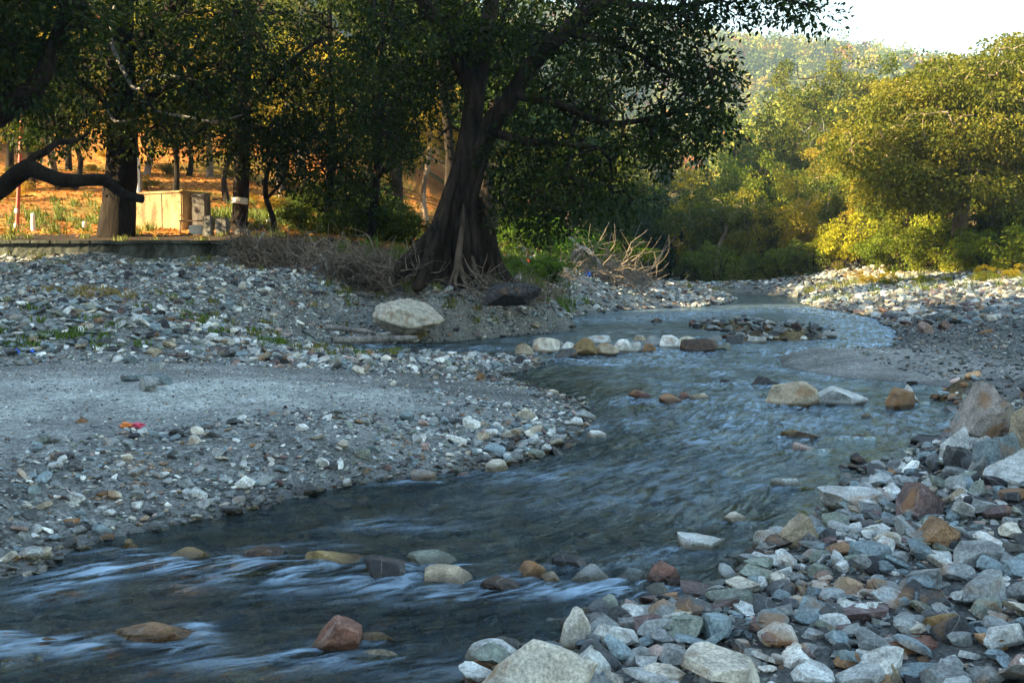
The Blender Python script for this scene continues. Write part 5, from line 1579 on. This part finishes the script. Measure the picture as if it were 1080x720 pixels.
tangle('root_litter', 'scattered dead roots at the foot of the great fig', 'brush heap', [(520, 303, 26, 7, 23, .8, 1), (560, 312, 24, 8, 25, 1, 1)], 170, (.3, 1.1), (.006, .02), M_TWIG, 74)
def log(px1, py1, px2, py2, r, label, z):
    a, b = at_z(px1, py1, z), at_z(px2, py2, z)
    t = thing('driftwood_log', label, 'log', a)
    w = Wood(); m = (b - a) * .5 + np.array([0, .1, .03]); P, Rr = curve_pts([(0, 0, r * .6, r), (*m, r * 1.1), (*(b - a + [0, 0, r * .6]), r * .7)], 12)
    w.tube(P, Rr, 8, .08, 3); link('stem', w.mesh('stem', M_DEAD), t)
    w = Wood(); w.tube([P[4], P[4] + [.05, -.05, .15], P[4] + [.12, -.1, .25]], [r * .4, r * .3, r * .1], 6); link('broken_branch', w.mesh('broken_branch', M_DEAD), t)
log(345, 347, 395, 352, .05, 'thin bleached log lying on the gravel heap foot', .42)
log(350, 361, 440, 358, .07, 'longer weathered log beside the dark inlet', .16)

M_LRED = plain_material('red_plastic', (.75, .04, .03), .4, .1)
M_LBLUE = plain_material('blue_plastic', (.03, .14, .62), .4, .1)
M_LTEAL = plain_material('teal_cloth', (.08, .28, .42), .7, .2)
M_LPINK = plain_material('pink_wrapper', (.70, .09, .16), .4, .2)
def litter(name, label, px, py, D, w, h, mat, seed):
    rg = np.random.default_rng(seed)
    p = at_d(px, py, D)
    V, F = ICO[3]; V = V.copy()
    K = rg.normal(size=(4, 3)) * 3
    V = V * (1 + .28 * sum(np.sin(V @ k + i) for i, k in enumerate(K))[:, None] / 2) * [w / 2, w / 3, h / 2]
    o = link(name, np_mesh(name, V, F, [mat], True), None, label=label, category='litter')
    o.location = p; o.rotation_euler = (0, rg.normal(0, .3), rg.uniform(0, 3))
litter('red_bag', 'red plastic bag caught beside the pale stick', 557, 279, 38, .3, .36, M_LRED, 1)
litter('blue_bag', 'bright blue plastic bag in the driftwood branches', 619, 289, 43.5, .34, .32, M_LBLUE, 2)
litter('teal_rag', 'teal rag lying at the driftwood foot', 595, 296, 43.5, .4, .5, M_LTEAL, 3)
litter('blue_bottle', 'small blue plastic scrap by the heap foot at the left edge', 18, 370, 14.4, .10, .06, M_LBLUE, 5)
litter('blue_wrapper', 'smaller blue wrapper scrap beside the first blue scrap', 34, 370, 14.4, .09, .05, M_LBLUE, 6)
def ribbon():
    p = at_z(139, 446, .36); z = float(height(p[0], p[1]))
    t = thing('crumpled_wrapper', 'crumpled pink and orange wrapper on the flat gravel', 'litter', (p[0], p[1], z + .012))
    for i, (nm, x0, mat) in enumerate((('pink_half', .035, M_LPINK), ('orange_half', -.04, plain_material('orange_wrapper', (.75, .22, .04), .4, .2)))):
        V, F = ICO[4]; rg = np.random.default_rng(40 + i)
        V = V * (1 + .35 * sum(np.sin(V @ (rg.normal(size=3) * 4) + k) for k in range(4))[:, None] / 2) * [.055, .03, .018] + [x0, 0, .012]
        link(nm, np_mesh(nm, V, F, [mat]), t)
ribbon()

# ------------------------------------------------------------------ air between here and the far ridge
def haze():
    bm = bmesh.new()
    x0, x1, y0, y1, z0, z1 = -260, 620, -140, 1150, -2, 262
    r = bmesh.ops.create_cube(bm, size=1)
    bmesh.ops.scale(bm, vec=(x1 - x0, y1 - y0, z1 - z0), verts=r['verts'])
    bmesh.ops.translate(bm, vec=((x0 + x1) / 2, (y0 + y1) / 2, (z0 + z1) / 2), verts=r['verts'])
    m, nt, out, N, L = nodes('haze_air')
    v = N('ShaderNodeVolumePrincipled'); v.inputs['Color'].default_value = (.55, .78, 1, 1); v.inputs['Density'].default_value = HAZE
    v.inputs['Anisotropy'].default_value = .2
    L(v.outputs[0], out.inputs['Volume'])
    o = bm_obj('haze', bm, m); o['kind'] = 'stuff'; o['label'] = 'thin blue evening haze in the valley'
HAZE = 0.00035
haze()
